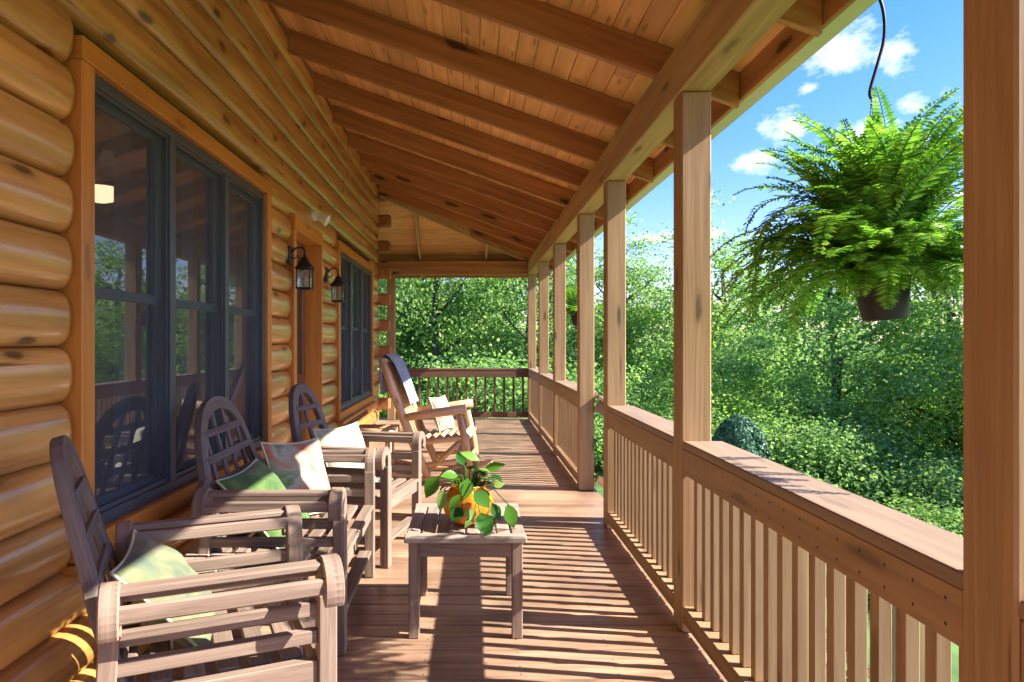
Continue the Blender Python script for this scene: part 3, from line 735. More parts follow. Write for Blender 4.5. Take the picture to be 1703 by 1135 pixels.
# ------------------------------------------------------------------ lattice armchairs
def armchair(Wd, label, cat, nv=3):
    t = thing('garden_bench' if Wd > .9 else 'garden_armchair', (0, 0, 0), label, cat, group='weathered teak seats with arched lattice backs')
    D = .62; h = Wd/2-.03
    for s_ in (-1, 1):
        y = s_*h
        # front leg with scrolled top
        m = MB(); m.box(D-.055, D, y-.03, y+.03, .002, .62, grain=2)
        path = [(0, .58), (0, .62), (0, .65)]+[(.054-.054*math.cos(R(q)), .662+.058*math.sin(R(q))) for q in range(8, 222, 14)]
        m.ribbon([(a*s_, b_) for a, b_ in path], .052, .056, (D-.0285, y, 0), (0, 1, 0), (0, 0, 1))
        m.build('front_leg', M_teak, t, bevel=.004)
        m = MB(); m.bar((-.06, y, .002), (.0, y, .42), .055, .05, up=(1, 0, 0)); m.bar((.0, y, .42), (.012, y, .62), .055, .05, up=(1, 0, 0))
        m.ribbon([(a*s_, b_) for a, b_ in path], .052, .050, (.014, y, 0), (0, 1, 0), (0, 0, 1))
        m.build('rear_leg', M_teak, t, bevel=.004)
        # rolled arm of slats
        m = MB()
        for (dy, z, w_, t_, rot) in ((.055, .722, .052, .022, 0), (-.002, .695, .022, .042, 0), (.108, .675, .022, .046, 0), (0, .575, .024, .045, 0)):
            m.box(.03, D-.03, y+s_*dy-w_/2, y+s_*dy+w_/2, z-t_/2, z+t_/2, grain=0)
        m.build('armrest', M_teak, t, bevel=.005)
        m = MB(); m.box(0, D-.056, y-.016, y+.016, .475, .515); m.box(-.02, D-.056, y-.018, y+.018, .355, .425); m.box(-.04, D-.056, y-.015, y+.015, .13, .17); m.build('side_rail', M_teak, t, bevel=.003)
    m = MB(); m.box(D-.045, D-.015, -h+.031, h-.031, .34, .405); m.build('front_rail', M_teak, t, bevel=.003)
    m = MB(); m.bar((D-.05, -h+.03, .15), (D-.05, h-.03, .15), .07, .022); m.build('stretcher', M_teak, t, bevel=.003)
    m = MB(); n = 7
    for k in range(n):
        x = .04+k*(D-.07)/(n-1)*1.0; 
        m.box(x-.03, x+.03, -h+.032, h-.032, .408, .428, grain=1)
    m.build('seat', M_teak, t, bevel=.004)
    # backrest: leaning plane
    lean = R(15); o_ = Vector((.035, 0, .42)); ay = Vector((-math.sin(lean), 0, math.cos(lean))); ax = Vector((0, 1, 0))
    hw = h-.045; Hs, Ht = .30, .66; r = hw*.56
    def half():
        pts = [(hw, -.02), (hw, Hs-.06)]
        pts += [(hw-.005, Hs-.02), (hw-.02, Hs+.015), (hw-.05, Hs+.03)]
        pts += [(r+.035, Hs+.06), (r+.008, Hs+.10), (r, Hs+.15)]
        c = Ht-r*.92
        for i in range(0, 9):
            a = math.pi/2*i/8; pts.append((r*math.cos(a), max(c, Hs+.17)+(Ht-max(c, Hs+.17))*math.sin(a)))
        return pts
    hp = [(hw, -.02), (hw, .12), (hw, .22), (hw-.012, .265), (hw-.045, .295), (.80*hw, .315), (.76*hw, .37), (.71*hw, .44), (.64*hw, .51), (.54*hw, .57), (.42*hw, .62), (.27*hw, .65), (.13*hw, .663), (0, .667)]
    path = hp + [(-a, b_) for a, b_ in reversed(hp[:-1])]
    m = MB(); m.ribbon(path, .066, .036, o_, ax, ay)
    # solid web filling the arch top
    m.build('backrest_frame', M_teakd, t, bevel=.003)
    m = MB()
    def width(v):
        if v < .22: return hw
        for (a1, b1), (a2, b2) in zip(hp[2:-1], hp[3:]):
            if b1 <= v <= b2: return a1+(a2-a1)*(v-b1)/max(1e-6, b2-b1)
        return r*.5
    for v in (.05, .17, .29, .41, .53):
        w_ = width(v)-.01
        m.bar(o_+ax*(-w_)+ay*v+Vector((.014, 0, .004)), o_+ax*w_+ay*v+Vector((.014, 0, .004)), .036, .014, up=(1, 0, .26))
    nvv = max(3, int(2*hw/.135))
    for k in range(nvv):
        u = -hw+(k+.5)*2*hw/nvv
        top = .2
        for q in range(46):
            if width(.2+q*.01)-.01 > abs(u): top = .2+q*.01
        p0, p1 = o_+ax*u, o_+ax*u+ay*top
        m.bar(p0, p1, .034, .014, up=(1, 0, .26))
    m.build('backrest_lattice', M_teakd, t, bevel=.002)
    return t
A = armchair(.63, 'nearest weathered wooden armchair, turned away, with a pale green cushion', 'armchair')
A.location = (-1.10, 2.10, 0); A.rotation_euler = (0, 0, R(24))
B = armchair(1.06, 'wider weathered wooden seat holding green and floral cushions in front of the window', 'bench')
B.location = (-1.185, 3.52, 0); B.rotation_euler = (0, 0, R(1))
C_ = armchair(.68, 'farthest weathered wooden armchair with a cream cushion, beside the door', 'armchair')
C_.location = (-1.035, 4.63, 0); C_.rotation_euler = (0, 0, R(-13))

# ------------------------------------------------------------------ cushions
def cushion(sz, th, name, mat, loc, rot, label, seed=1, piping=True):
    rg = random.Random(seed); n = 18; m = MB(); V = []
    ph = [rg.uniform(0, 6.28) for _ in range(6)]
    def pt(i, j, s_):
        u = -1+2*i/n; v = -1+2*j/n
        e = (1-u**2)*(1-v**2)
        z = s_*th/2*(max(e, 0)**.38)*(1+.10*math.sin(3*u+ph[0])*math.cos(2.5*v+ph[1]))
        if e > 1e-6: z += .012*math.sin(7*u+2*v+ph[2])*e*s_ + .01*math.sin(5*v-3*u+ph[3])*e
        pin = 1-.10*(1-abs(v)**2) ; pin2 = 1-.10*(1-abs(u)**2)
        x = u*pin*sz/2; y = v*pin2*sz/2
        return (x, y, z)
    for s_ in (1, -1):
        b = len(m.v)
        for i in range(n+1):
            for j in range(n+1): m.v.append(pt(i, j, s_))
        for i in range(n):
            for j in range(n):
                q = (b+i*(n+1)+j, b+(i+1)*(n+1)+j, b+(i+1)*(n+1)+j+1, b+i*(n+1)+j+1)
                m.f.append(q if s_ > 0 else q[::-1]); m.uv += [(i/n, j/n)]*4
    t = thing(name, loc, label, 'cushion'); t.rotation_euler = rot
    o = m.build('cover', mat, t, smooth=True)
    if piping:
        m = MB(); ring = [pt(i, 0, 1) for i in range(n)]+[pt(n, j, 1) for j in range(n)]+[pt(n-i, n, 1) for i in range(n)]+[pt(0, n-j, 1) for j in range(n+1)]
        m.tube(ring, .0055, 6); m.build('piping', M_piping, t, smooth=True)
    return t
# rotation: cushion plane normal along local z ; stand up leaning back (normal towards +x)
def stand(lean, yaw, roll=0): 
    return (Matrix.Rotation(yaw, 4, 'Z') @ Matrix.Rotation(R(90)-lean, 4, 'Y') @ Matrix.Rotation(roll, 4, 'Z')).to_euler()
cushion(.40, .15, 'throw_cushion', M_palep, (-.99, 2.24, .565), stand(R(42), R(15), R(4)), 'pale green cushion on the nearest armchair', 3)
cushion(.45, .16, 'throw_cushion', M_greenp, (-1.0, 3.36, .585), stand(R(42), R(-8), R(4)), 'green leaf-print cushion on the wide seat', 4)
cushion(.44, .14, 'throw_cushion', M_floral, (-.94, 3.75, .63), stand(R(22), R(-28), R(-4)), 'floral cushion with red bloom on the wide seat', 5)
cushion(.44, .14, 'throw_cushion', M_creamp, (-.83, 4.52, .62), stand(R(24), R(-30), R(0)), 'plain cream cushion on the farthest armchair', 6)

# ------------------------------------------------------------------ side table with a dark dish between the seats
t = thing('side_table', (-.98, 2.86, 0), 'low grey side table squeezed between the nearest armchair and the wide seat', 'table')
m = MB()
for k in range(5): m.box(-.27+k*.109, -.27+k*.109+.104, -.16, .16, .43, .452, grain=1)
m.build('table_top', M_table, t, bevel=.004)
m = MB(); m.box(-.25, .25, -.14, -.12, .36, .428); m.box(-.25, .25, .12, .14, .36, .428); m.box(-.25, -.23, -.119, .119, .36, .428); m.box(.23, .25, -.119, .119, .36, .428); m.build('apron', M_teak, t, bevel=.003)
for a in (-.24, .24):
    for b_ in (-.13, .13):
        m = MB(); m.box(a-.022, a+.022, b_-.022, b_+.022, .002, .359); m.build('leg', M_teak, t, bevel=.003)
t = thing('dish', (-.86, 2.84, .453), 'dark shallow dish on the low side table', 'dish')
m = MB(); m.lathe([(0, .0), (.06, .0), (.085, .018), (.092, .022), (.088, .026), (.06, .008), (0, .006)], 28); m.build('bowl', M_pot, t, smooth=True)

# ------------------------------------------------------------------ coffee table + planter
t = thing('coffee_table', (-.03, 3.47, 0), 'square weathered wooden coffee table with a plant on it', 'coffee table')
m = MB(); hw = .282; hd = .335
m.box(-hw, hw, -hd, -hd+.075, .455, .483); m.box(-hw, hw, hd-.075, hd, .455, .483)
n = 8; ww = 2*hw/n
for k in range(n): m.box(-hw+k*ww+.004, -hw+(k+1)*ww-.004, -hd+.079, hd-.079, .455, .4825, grain=1)
m.build('table_top', M_table, t, bevel=.005)
m = MB(); m.box(-.215, .215, -.290, -.268, .38, .453); m.box(-.215, .215, .268, .290, .38, .453); m.box(-.252, -.23, -.245, .245, .38, .453); m.box(.23, .252, -.245, .245, .38, .453); m.build('apron', M_teak, t, bevel=.003)
for a in (-.24, .24):
    for b_ in (-.27, .27):
        m = MB(); m.box(a-.025, a+.025, b_-.025, b_+.025, .002, .454, grain=2)
        m.build('leg', M_teak, t, bevel=.004)
pl = thing('potted_plant', (-.02, 3.36, .484), 'trailing leafy plant in a round orange pot on the coffee table', 'potted plant'); pl.scale = (.95, .95, .92)
m = MB(); pr = []
for i in range(15):
    a = -math.pi/2+i/14*(math.pi/2+.85); pr.append((.128*math.cos(a) if i else .0, .112+.112*math.sin(a)))
pr += [(.088, .205), (.095, .215), (.085, .215), (.075, .185), (0, .18)]
m.lathe(pr, 40, ribs=9, amp=.035)
M_orange = plain('orange_glaze', (.80, .22, .015), .28, noise=.25, scale=9); m.build('pot', M_orange, pl, smooth=True)
def leafshape(mb, base, dirv, up, ln, wd, fold=.25, droop=.2, nseg=5):
    base = Vector(base); d = Vector(dirv).normalized(); u = Vector(up); u = (u-d*u.dot(d)); 
    if u.length < 1e-3: u = d.orthogonal()
    u.normalize(); r = d.cross(u)
    ws = [0, .62, .98, .9, .55, 0][:nseg+1]
    b = len(mb.v)
    for i in range(nseg+1):
        s_ = i/nseg; c = base+d*ln*s_-u*droop*ln*s_*s_
        w_ = wd/2*ws[i]
        mb.v += [tuple(c-r*w_+u*fold*w_), tuple(c), tuple(c+r*w_+u*fold*w_)]
    for i in range(nseg):
        for k in (0, 1):
            mb.f.append((b+i*3+k, b+i*3+k+1, b+(i+1)*3+k+1, b+(i+1)*3+k)); mb.uv += [(i/5, k)]*4
m = MB(); ms = MB(); rg = random.Random(11)
lv = []
for k in range(38):
    a = rg.uniform(-.5, 3.64); rr = rg.uniform(.02, .12); hz = rg.uniform(.22, .31)-rr*.3
    lv.append((a, rr, hz))
for (a, rr, hz) in lv:
    base = Vector((rr*math.cos(a), rr*math.sin(a), hz)); root = Vector((.03*math.cos(a), .03*math.sin(a), .16))
    ms.tube([root, (root+base)/2+Vector((0, 0, .04)), base], .0022, 5)
    leafshape(m, base, (math.cos(a+rg.uniform(-.7, .7)), math.sin(a+rg.uniform(-.7, .7)), rg.uniform(-.7, .5)), (0, 0, 1), rg.uniform(.045, .085), rg.uniform(.035, .055), rg.uniform(.1, .5))
# big leaves hanging over the pot, placed as in the photo: (x, y, z, dx, dy, dz, len, wid)
big = [(-.15, -.02, .26, -.5, -.2, -.75, .13, .085), (-.12, -.07, .20, -.2, -.3, -.9, .11, .06), (.03, -.13, .21, .55, -.4, -.5, .12, .085), (-.035, -.13, .19, -.5, -.3, -.6, .10, .05),
       (.06, -.145, .10, .35, -.5, -.75, .13, .10), (-.03, -.13, .12, -.5, -.5, -.5, .085, .075), (.0, -.12, .13, .3, -.4, -.8, .09, .06), (.20, -.08, .13, .25, -.2, -.9, .13, .075), (.12, -.06, .13, .4, -.3, -.8, .10, .06),
       (.06, 0, .34, -.8, -.2, .45, .11, .055), (.08, .02, .28, .7, -.1, .3, .12, .06), (.0, -.06, .26, -.1, -.5, -.6, .12, .075), (-.05, -.05, .27, -.6, -.4, .1, .10, .06), (.13, -.03, .21, .9, -.1, .3, .06, .05), (-.02, .03, .31, -.3, .1, .6, .08, .06), (.04, -.1, .08, -.6, -.4, -.6, .09, .04)]
for (x, y, z, dx, dy, dz, ln_, wd_) in big:
    base = Vector((x, y, z)); root = Vector((x*.3, y*.3, .17))
    ms.tube([root, (root+base)/2+Vector((0, 0, .05)), base], .0028, 5)
    leafshape(m, base, (dx, dy, dz), (0, -.7, .7), ln_, wd_, rg.uniform(.1, .35), .15)
m.build('leaves', M_pothos, pl, smooth=True); ms.build('stem', M_pothos, pl, smooth=True)

# ------------------------------------------------------------------ log rocking chair (faces +x)
rk = thing('rocking_chair', (-.42, 7.0, 0), 'peeled log rocking chair with a blue throw over its back', 'rocking chair'); rk.scale = (1.1, 1.06, 1.08); rk.rotation_euler = (0, 0, R(-6))
hw = .30
for s_ in (-1, 1):
    y = s_*hw
    m = MB(); pts = [(x, y, .035+.10*((x-.05)/.6)**2) for x in [-.55+.1*i for i in range(12)]]; m.tube(pts, .028, 10); m.build('rocker', M_peeled, rk, smooth=True)
    m = MB(); m.tube([(.02, y, .06), (-.14, y, .42), (-.30, y, .85), (-.40, y, 1.12)], [.036, .038, .034, .028], 10, wob=.05); m.build('back_post', M_peeled, rk, smooth=True)
    m = MB(); m.tube([(.40, y, .07), (.36, y, .35), (.30, y, .62)], [.034, .036, .03], 10, wob=.05); m.build('front_leg', M_peeled, rk, smooth=True)
    m = MB(); m.tube([(-.22, y, .585), (.05, y, .63), (.36, y, .675)], [.034, .04, .042], 10, wob=.04); m.build('armrest', M_peeled, rk, smooth=True)
    m = MB(); m.tube([(-.10, y, .36), (.37, y, .42)], .026, 10); m.tube([(-.02, y, .16), (.38, y, .22)], .022, 10); m.tube([(.02, y, .10), (.34, y, .40)], .02, 8); m.build('side_rail', M_peeled, rk, smooth=True)
for (a, z, r_) in ((-.10, .36, .025), (.37, .42, .028), (.385, .22, .02), (-.20, .60, .025), (-.395, 1.10, .028)):
    m = MB(); m.tube([(a, -hw, z), (a, hw, z)], r_, 10); m.build('crossbar', M_peeled, rk, smooth=True)
m = MB()
for k in range(7): m.tube([(-.08+k*.07, -hw+.02, .385+k*.008), (-.08+k*.07, hw-.02, .385+k*.008)], .026, 8)
m.build('seat', M_peeled, rk, smooth=True)
for k in range(5):
    y = -.2+k*.1; m = MB(); m.tube([(-.12, y, .42), (-.28, y, .82), (-.39, y, 1.10)], [.018, .022, .018], 8); m.build('spindle', M_peeled, rk, smooth=True)
# blue throw draped over the back
m = MB(); n = 20; nw = 14; path = []
for i in range(n+1):
    s_ = i/n
    if s_ < .55:
        q = s_/.55; path.append((-.20-.17*q*1.0+.045, .70+.42*q))
    elif s_ < .65:
        q = (s_-.55)/.1*math.pi; path.append((-.385+.045*math.cos(q), 1.125+.035*math.sin(q)))
    else:
        q = (s_-.65)/.35; path.append((-.435-.01*q+.01, 1.12-.33*q))
b = 0; wv = random.Random(3)
for side in (0, 1):
    for i, (px, pz) in enumerate(path):
        for j in range(nw+1):
            y = -.22+.44*j/nw; w_ = .010*math.sin(j*1.7+i*.35)
            off = .006 if side else 0
            m.v.append((px+w_+off, y*(1+.05*math.sin(i*.5)), pz+off))
for side in (0, 1):
    for i in range(n):
        for j in range(nw):
            a = side*(n+1)*(nw+1)+i*(nw+1)+j
            q = (a, a+1, a+nw+2, a+nw+1); m.f.append(q if side else q[::-1]); m.uv += [(i/n, j/nw)]*4
th = thing('throw', (-.42, 7.0, 0), 'blue and white woven throw hung over the rocking chair back', 'throw'); th.scale = (1.1, 1.06, 1.08); th.rotation_euler = (0, 0, R(-6)); m.build('blanket', M_throw, th, smooth=True)
cushion(.36, .13, 'throw_cushion', fabric('striped_cushion_fabric', [(.08, .11, .10), (.4, .34, .26), (.10, .13, .11)], 9), (-.31, 7.12, .64), stand(R(20), R(-24), R(0)), 'small dark and cream cushion on the rocking chair', 8)
# log bench/table beside the rocker
t = thing('log_side_table', (-1.02, 7.0, 0), 'small peeled log table between the rocking chair and the wall', 'side table')
m = MB()
for k in range(4): m.tube([(-.15, -.15+k*.1, .47), (.26, -.15+k*.1, .47)], .048, 10)
m.build('table_top', M_peeled, t, smooth=True)
for a in (-.08, .18):
    for b_ in (-.12, .12):
        m = MB(); m.tube([(a, b_, .03), (a, b_, .43)], .032, 10); m.build('leg', M_peeled, t, smooth=True)
m = MB(); m.tube([(-.08, -.12, .15), (.18, -.12, .15)], .02, 8); m.tube([(-.08, .12, .15), (.18, .12, .15)], .02, 8); m.build('stretcher', M_peeled, t, smooth=True)

# ------------------------------------------------------------------ hanging ferns
def fern(loc, label, nfr, Lr, seed, hook):
    t = thing('hanging_fern', loc, label, 'hanging fern', group='hanging fern baskets under the eave')
    rg = random.Random(seed)
    # the pot is tilted a little
    Mt = Matrix.Rotation(R(-6), 4, 'Y')
    m = MB(); m.lathe([(0, -.18), (.066, -.18), (.071, -.175), (.093, -.03), (.10, -.025), (.10, 0), (.093, 0), (.09, -.04), (0, -.045)], 28, Mt); m.build('pot', M_pot, t, smooth=False, bevel=.001)
    m = MB(); m.lathe([(0, -.02), (.088, -.035)], 20, Mt); m.build('soil', M_soil, t)
    m = MB()
    def cr_(P, q=6):
        P = [Vector(p) for p in P]; P = [P[0]*2-P[1]]+P+[P[-1]*2-P[-2]]; out = []
        for i in range(1, len(P)-2):
            for k_ in range(q):
                u = k_/q; out.append(.5*((2*P[i])+(P[i+1]-P[i-1])*u+(2*P[i-1]-5*P[i]+4*P[i+1]-P[i+2])*u*u+(3*P[i]-P[i-1]-3*P[i+1]+P[i+2])*u**3))
        return out+[P[-2]]
    m.tube(cr_(hook), .0058, 8)
    for k in range(3):
        a = k*2.094+.5; m.tube([(.105*math.cos(a), .105*math.sin(a), -.01), (.03*math.cos(a)+hook[0][0]*.7, .03*math.sin(a), .25), (hook[0][0], hook[0][1], hook[0][2])], .0018, 6)
    m.build('hook', M_black, t, smooth=True)
    m = MB(); ms = MB()
    for k in range(nfr):
        a = rg.uniform(0, 6.28); eld = rg.uniform(28, 88) if k % 3 else rg.uniform(5, 45); el = R(eld)
        ln_ = Lr*rg.uniform(.6, 1.12)
        if math.sin(a) < 0 and abs(math.cos(a)) < .75: ln_ *= .60
        if k % 4 == 1: eld = rg.uniform(62, 88); el = R(eld); ln_ = Lr*rg.uniform(.75, 1.08)
        if k % 6 == 2: a = rg.uniform(3.5, 5.9); eld = rg.uniform(5, 40); el = R(eld); ln_ = Lr*rg.uniform(.28, .45)
        p = Vector((rg.uniform(-.07, .07), rg.uniform(-.07, .07), -.01))
        nst_ = 26; step = ln_/nst_; twist = rg.uniform(-.35, .35)
        dirh = Vector((math.cos(a), math.sin(a), 0)); e = el; pts = [p.copy()]; droop = (rg.uniform(.5, 1.5) if k % 4 == 1 else rg.uniform(1.5, 3.2)) if eld > 40 else rg.uniform(1.0, 2.4)
        if k % 6 == 2: droop = rg.uniform(3.5, 6)
        dirs = []
        for i in range(nst_):
            d_ = dirh*math.cos(e)+Vector((0, 0, math.sin(e))); dirs.append(d_)
            p = p+d_*step; pts.append(p.copy()); e -= droop*step/Lr*(.25+2.0*(i/nst_)**1.3); a2 = twist*step*2+rg.uniform(-.05, .05)
            dirh = Matrix.Rotation(a2, 3, 'Z') @ dirh
            e = max(e, R(-86))
        ms.tube(pts[::3]+[pts[-1]], .0016, 4, cap=False)
        for i in range(2, nst_):
            s_ = i/nst_; d_ = dirs[i-1]; sid = d_.cross(Vector((0, 0, 1)))
            if sid.length < .05: sid = Vector((-dirh.y, dirh.x, 0))
            sid.normalize(); up = sid.cross(d_).normalized()
            wl = .052*(math.sin(math.pi*min(1, s_*.88+.12))**.7)*rg.uniform(.85, 1.1)+.006
            for sg in (-1, 1):
                for sub in (0, .5):
                    c = pts[i]+d_*step*sub
                    tip = c+(sid*sg*1.0+d_*.35-up*rg.uniform(-.1, .35))*wl
                    hwid = d_*step*.30
                    mid = (c+tip)/2+up*.003
                    b = len(m.v); m.v += [tuple(c), tuple(mid+hwid), tuple(tip), tuple(mid-hwid)]
                    m.f.append((b, b+1, b+2, b+3)); m.uv += [(0, 0)]*4
    m.build('fronds', M_fern, t); ms.build('frond_stems', M_fern, t)
    return t
hk = [(0, 0, .46), (.012, 0, .50), (.02, 0, .60), (.05, 0, .78), (.045, 0, .92), (-.01, -.0, 1.00), (-.05, 0, 1.06)]
fx, fy = 1.44, 2.42
hk = [(-.03, 0, .60), (-.035, 0, .63), (-.01, 0, .72), (.015, 0, .82), (.01, 0, .92), (-.025, 0, 1.01), (-.05, 0, 1.06), (.0, 0, 1.09), (.03, 0, 1.075)]
fern((fx, fy, 1.635), 'large bright green fern in a black basket hanging by the nearest railing bay', 360, .64, 21, hk)
fern((1.42, 9.3, 1.78), 'small distant fern hanging beyond the far posts', 70, .48, 22, [(0, 0, .5), (0, 0, .7), (0, 0, .98)])

# ------------------------------------------------------------------ trees
rs = np.random.RandomState(5)
def leaf_arrays(centers, normals, size):
    """diamond leaves: centers (N,3)"""
    Nn = len(centers)
    n = normals/np.linalg.norm(normals, axis=1, keepdims=True)
    a = rs.normal(size=(Nn, 3)); a -= n*(a*n).sum(1, keepdims=True); a /= np.linalg.norm(a, axis=1, keepdims=True)
    b = np.cross(n, a); s = size*rs.uniform(.6, 1.25, (Nn, 1))
    v = np.empty((Nn, 4, 3))
    v[:, 0] = centers-a*s*.5; v[:, 1] = centers+b*s*.34+n*s*.08-a*s*.05; v[:, 2] = centers+a*s*.5; v[:, 3] = centers-b*s*.34+n*s*.08-a*s*.05
    return v.reshape(-1, 3)
def crown_pts(rx, rz, nclump, per, sig, zoff, power=.55, lump=.22):
    cs = []; ns = []
    for i in range(nclump):
        d = rs.normal(size=3); d /= np.linalg.norm(d)
        r = rs.uniform(.25, 1)**power
        wob = 1+lump*math.sin(3.1*d[0]*2+d[2]*4)+lump*.6*math.cos(5*d[1]+2*d[2])
        # fuller low part, tapering to the top
        tp = 1 if d[2] < 0 else (1-.35*d[2])
        c = np.array([d[0]*rx*tp, d[1]*rx*tp, d[2]*rz])*r*wob
        k = int(per*rs.uniform(.6, 1.4)); sg = sig*rs.uniform(.6, 1.4)
        p = c+rs.normal(size=(k, 3))*np.array([sg, sg, sg*.6])
        nn = rs.normal(size=(k, 3))*.8+np.array([0, 0, .7])+d*.6
        cs.append(p); ns.append(nn)
    P = np.concatenate(cs); P[:, 2] += zoff
    return P, np.concatenate(ns)
def mesh_from_quads(name, V, mat):
    me = bpy.data.meshes.new(name); n = len(V)
    me.vertices.add(n); me.vertices.foreach_set('co', V.astype(np.float32).ravel())
    q = n//4; me.loops.add(n); me.loops.foreach_set('vertex_index', np.arange(n, dtype=np.int32))
    me.polygons.add(q); me.polygons.foreach_set('loop_start', np.arange(0, n, 4, dtype=np.int32)); me.polygons.foreach_set('loop_total', np.full(q, 4, dtype=np.int32))
    me.update(calc_edges=True); me.materials.append(mat); return me
crowns = []
for i, mt in enumerate((M_leafA, M_leafB, M_leafC, M_leafA)):
    P, Nn = crown_pts(2.75, 4.4, 190, 170, .36, 5.0, .42, .3)
    crowns.append(mesh_from_quads('crown', leaf_arrays(P, Nn, .118), mt))
trunks = []
for i in range(3):
    m = MB(); rg = random.Random(40+i)
    pts = [(0, 0, -.3), (.05, .02, 2), (rg.uniform(-.2, .2), .1, 4.5), (rg.uniform(-.3, .3), 0, 8.2)]
    m.tube(pts, [.2, .16, .11, .03], 8)
    for k in range(14):
        a = rg.uniform(0, 6.28); z = 1.5+k*.42; L1 = rg.uniform(1.2, 2.3)*(1 if k < 10 else .6)
        m.tube([(0, 0, z), (math.cos(a)*L1*.5, math.sin(a)*L1*.5, z+.5), (math.cos(a)*L1, math.sin(a)*L1, z+1.3)], [.06, .04, .012], 6)
    o = m.build('trunk', M_bark, smooth=True); trunks.append(o.data); bpy.data.objects.remove(o)
trees = [  # x, y, scale xy, scale z, crown idx, label
    (-4.5, 25.5, 1.05, 1.12, 0, 'leafy green tree at the left of the far opening behind the end railing'),
    (-1.2, 24.0, 1.0, 1.15, 2, 'light green tree in the middle of the far opening'),
    (2.0, 23.5, 1.0, 1.02, 1, 'dark green tree at the right of the far opening by the corner post'),
    (5.2, 23.0, 1.0, .86, 0, 'green tree showing between the posts of the stair opening'),
    (7.6, 20.5, .95, .84, 3, 'green tree rising between the stair post and the fern-side post'),
    (8.2, 15.4, .85, .70, 1, 'dark green tree just right of the fern-side post'),
    (10.0, 14.2, .85, .67, 3, 'green tree directly below the fern'),
    (11.0, 12.0, .85, .655, 0, 'green tree between the fern pot and the nearest post'),
    (12.6, 10.4, .9, .64, 2, 'light green tree behind the nearest post'),
]
for i, (x, y, sx, sz, ci, lb) in enumerate(trees):
    t = thing('deciduous_tree', (x, y, gz(x, y)-.1), lb, 'tree', rz=i*1.3, group='trees beyond the porch'); t.scale = (sx, sx, sz)
    c = bpy.data.objects.new('crown', crowns[ci]); COL.objects.link(c); c.parent = t
    c = bpy.data.objects.new('trunk', trunks[i % 3]); COL.objects.link(c); c.parent = t
# woodland mass behind
VV = []
for i in range(36):
    row = i//18; k = i % 18
    ang = -.35+k*.095; rad = (30 if row == 0 else 38)+rs.uniform(-2, 2)
    x, y = math.sin(ang)*rad, math.cos(ang)*rad
    P, Nn = crown_pts(3.1, 4.6, 120, 110, .48, 4.6)
    V = leaf_arrays(P, Nn, .19); hsc = (1.05 if ang < .1 else .72)*rs.uniform(.92, 1.06)+row*.06
    V[:, 2] *= hsc; V += np.array([x, y, gz(x, y)]); VV.append(V)
me = mesh_from_quads('woodland', np.concatenate(VV), M_leafB)
o = bpy.data.objects.new('woodland', me); COL.objects.link(o); tag(o, 'dense green woodland filling the distance behind the nearer trees', 'woodland', kind='stuff')
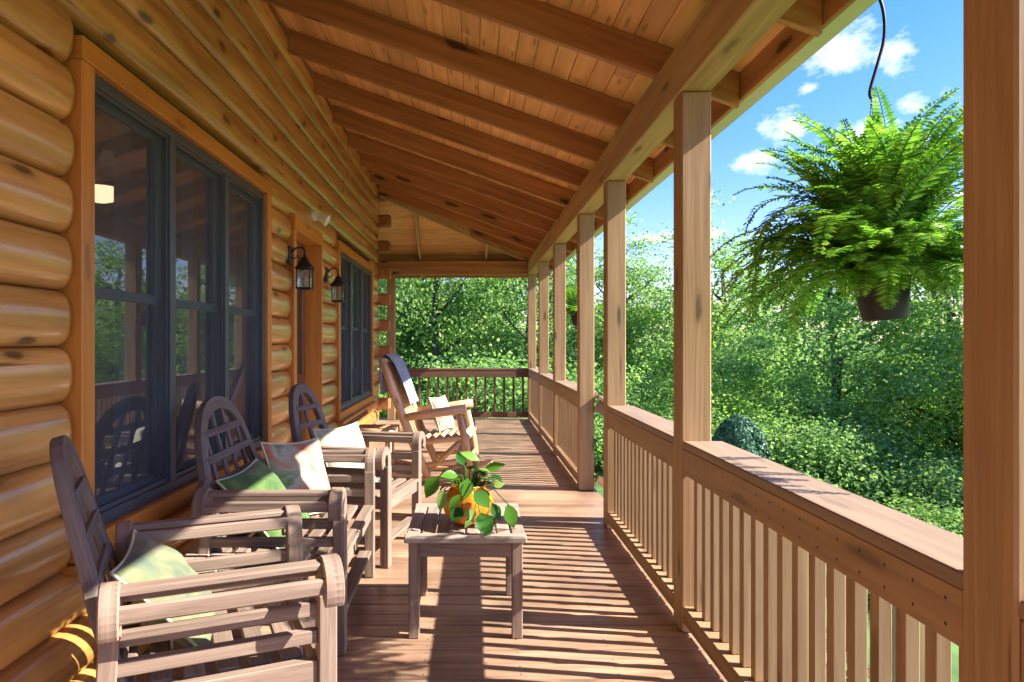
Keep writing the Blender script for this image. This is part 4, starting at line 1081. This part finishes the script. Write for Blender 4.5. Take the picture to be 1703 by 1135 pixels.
# shrubs
P, Nn = crown_pts(1.15, 1.0, 110, 170, .2, .85); sh1 = mesh_from_quads('foliage', leaf_arrays(P, Nn, .078), M_leafC)
P, Nn = crown_pts(1.25, 1.1, 110, 170, .22, .9); sh2 = mesh_from_quads('foliage', leaf_arrays(P, Nn, .078), M_leafB)
P, Nn = crown_pts(1.25, 1.15, 110, 170, .22, .9); sh3 = mesh_from_quads('foliage', leaf_arrays(P, Nn, .078), M_leafA)
shr = [(6.4, 9.2, 1.0, sh1, 'bright yellow-green shrub low behind the railing, left of the nearest post'), (7.9, 11.2, 1.2, sh2, 'dark shrub behind the bright yellow-green one'),
       (9.4, 10.4, 1.3, sh3, 'green shrub beside the nearest post, above the bright one'), (6.2, 12.4, 1.2, sh2, 'dark shrub to the right of the rounded evergreen'),
       (4.4, 13.6, 1.25, sh3, 'green shrub behind the rounded evergreen'), (7.6, 14.0, 1.5, sh3, 'large green shrub at the foot of the trees below the fern'), (10.2, 13.0, 1.5, sh1, 'light green shrub at the foot of the trees by the nearest post'),
       (2.4, 15.2, 1.5, sh2, 'dark shrub seen through the stair opening'), (5.6, 16.5, 1.6, sh2, 'dark shrub at the foot of the trees left of the fern'), (8.1, 9.1, 1.0, sh3, 'small green shrub beside the bright yellow-green one'),
       (-3.0, 18.0, 1.9, sh3, 'green shrub behind the left half of the end railing'), (.4, 17.6, 1.9, sh2, 'dark shrub behind the right half of the end railing'), (4.2, 19, 1.8, sh3, 'green shrub beyond the far side railing'), (4.9, 7.6, .7, sh2, 'low dark shrub showing between the near balusters'), (6.6, 6.8, .8, sh1, 'low light shrub showing between the near balusters')]
for i, (x, y, sc_, mh, lb) in enumerate(shr):
    t = thing('shrub', (x, y, gz(x, y)), lb, 'shrub', rz=i*.9, group='shrubs below the trees'); t.scale = (sc_*.85, sc_*.9, sc_*(.56, .72, .62, .8)[i % 4])
    c = bpy.data.objects.new('foliage', mh); COL.objects.link(c); c.parent = t
    m = MB(); rg = random.Random(i)
    for k in range(6):
        a = k*1.05; m.tube([(0, 0, -.2), (math.cos(a)*.3, math.sin(a)*.3, .6), (math.cos(a)*.7, math.sin(a)*.7, 1.2)], [.03, .02, .008], 5)
    m.build('stems', M_bark, t)
# rounded evergreen
ev = thing('evergreen_shrub', (4.75, 12.2, gz(4.75, 12.2)), 'rounded blue-green evergreen just right of the fern-side post', 'evergreen')
nl = 12000; th_ = rs.uniform(0, 2*np.pi, nl); zz = rs.uniform(0, 1, nl)**.8
rr_ = np.sqrt(np.clip(1-(zz)**2.6, 0, 1))*(.86+.1*np.sin(th_*5+zz*6))+rs.normal(size=nl)*.03
P = np.stack([np.cos(th_)*rr_*.62, np.sin(th_)*rr_*.62, zz*1.62], 1)
Nn = np.stack([np.cos(th_), np.sin(th_), .4+0*th_], 1)+rs.normal(size=(nl, 3))*.5
c = bpy.data.objects.new('foliage', mesh_from_quads('foliage', leaf_arrays(P, Nn, .07), M_conifer)); COL.objects.link(c); c.parent = ev
m = MB(); m.tube([(0, 0, -.2), (0, 0, 1.2), (0, 0, 1.5)], [.08, .06, .02], 8); m.build('trunk', M_bark, ev)
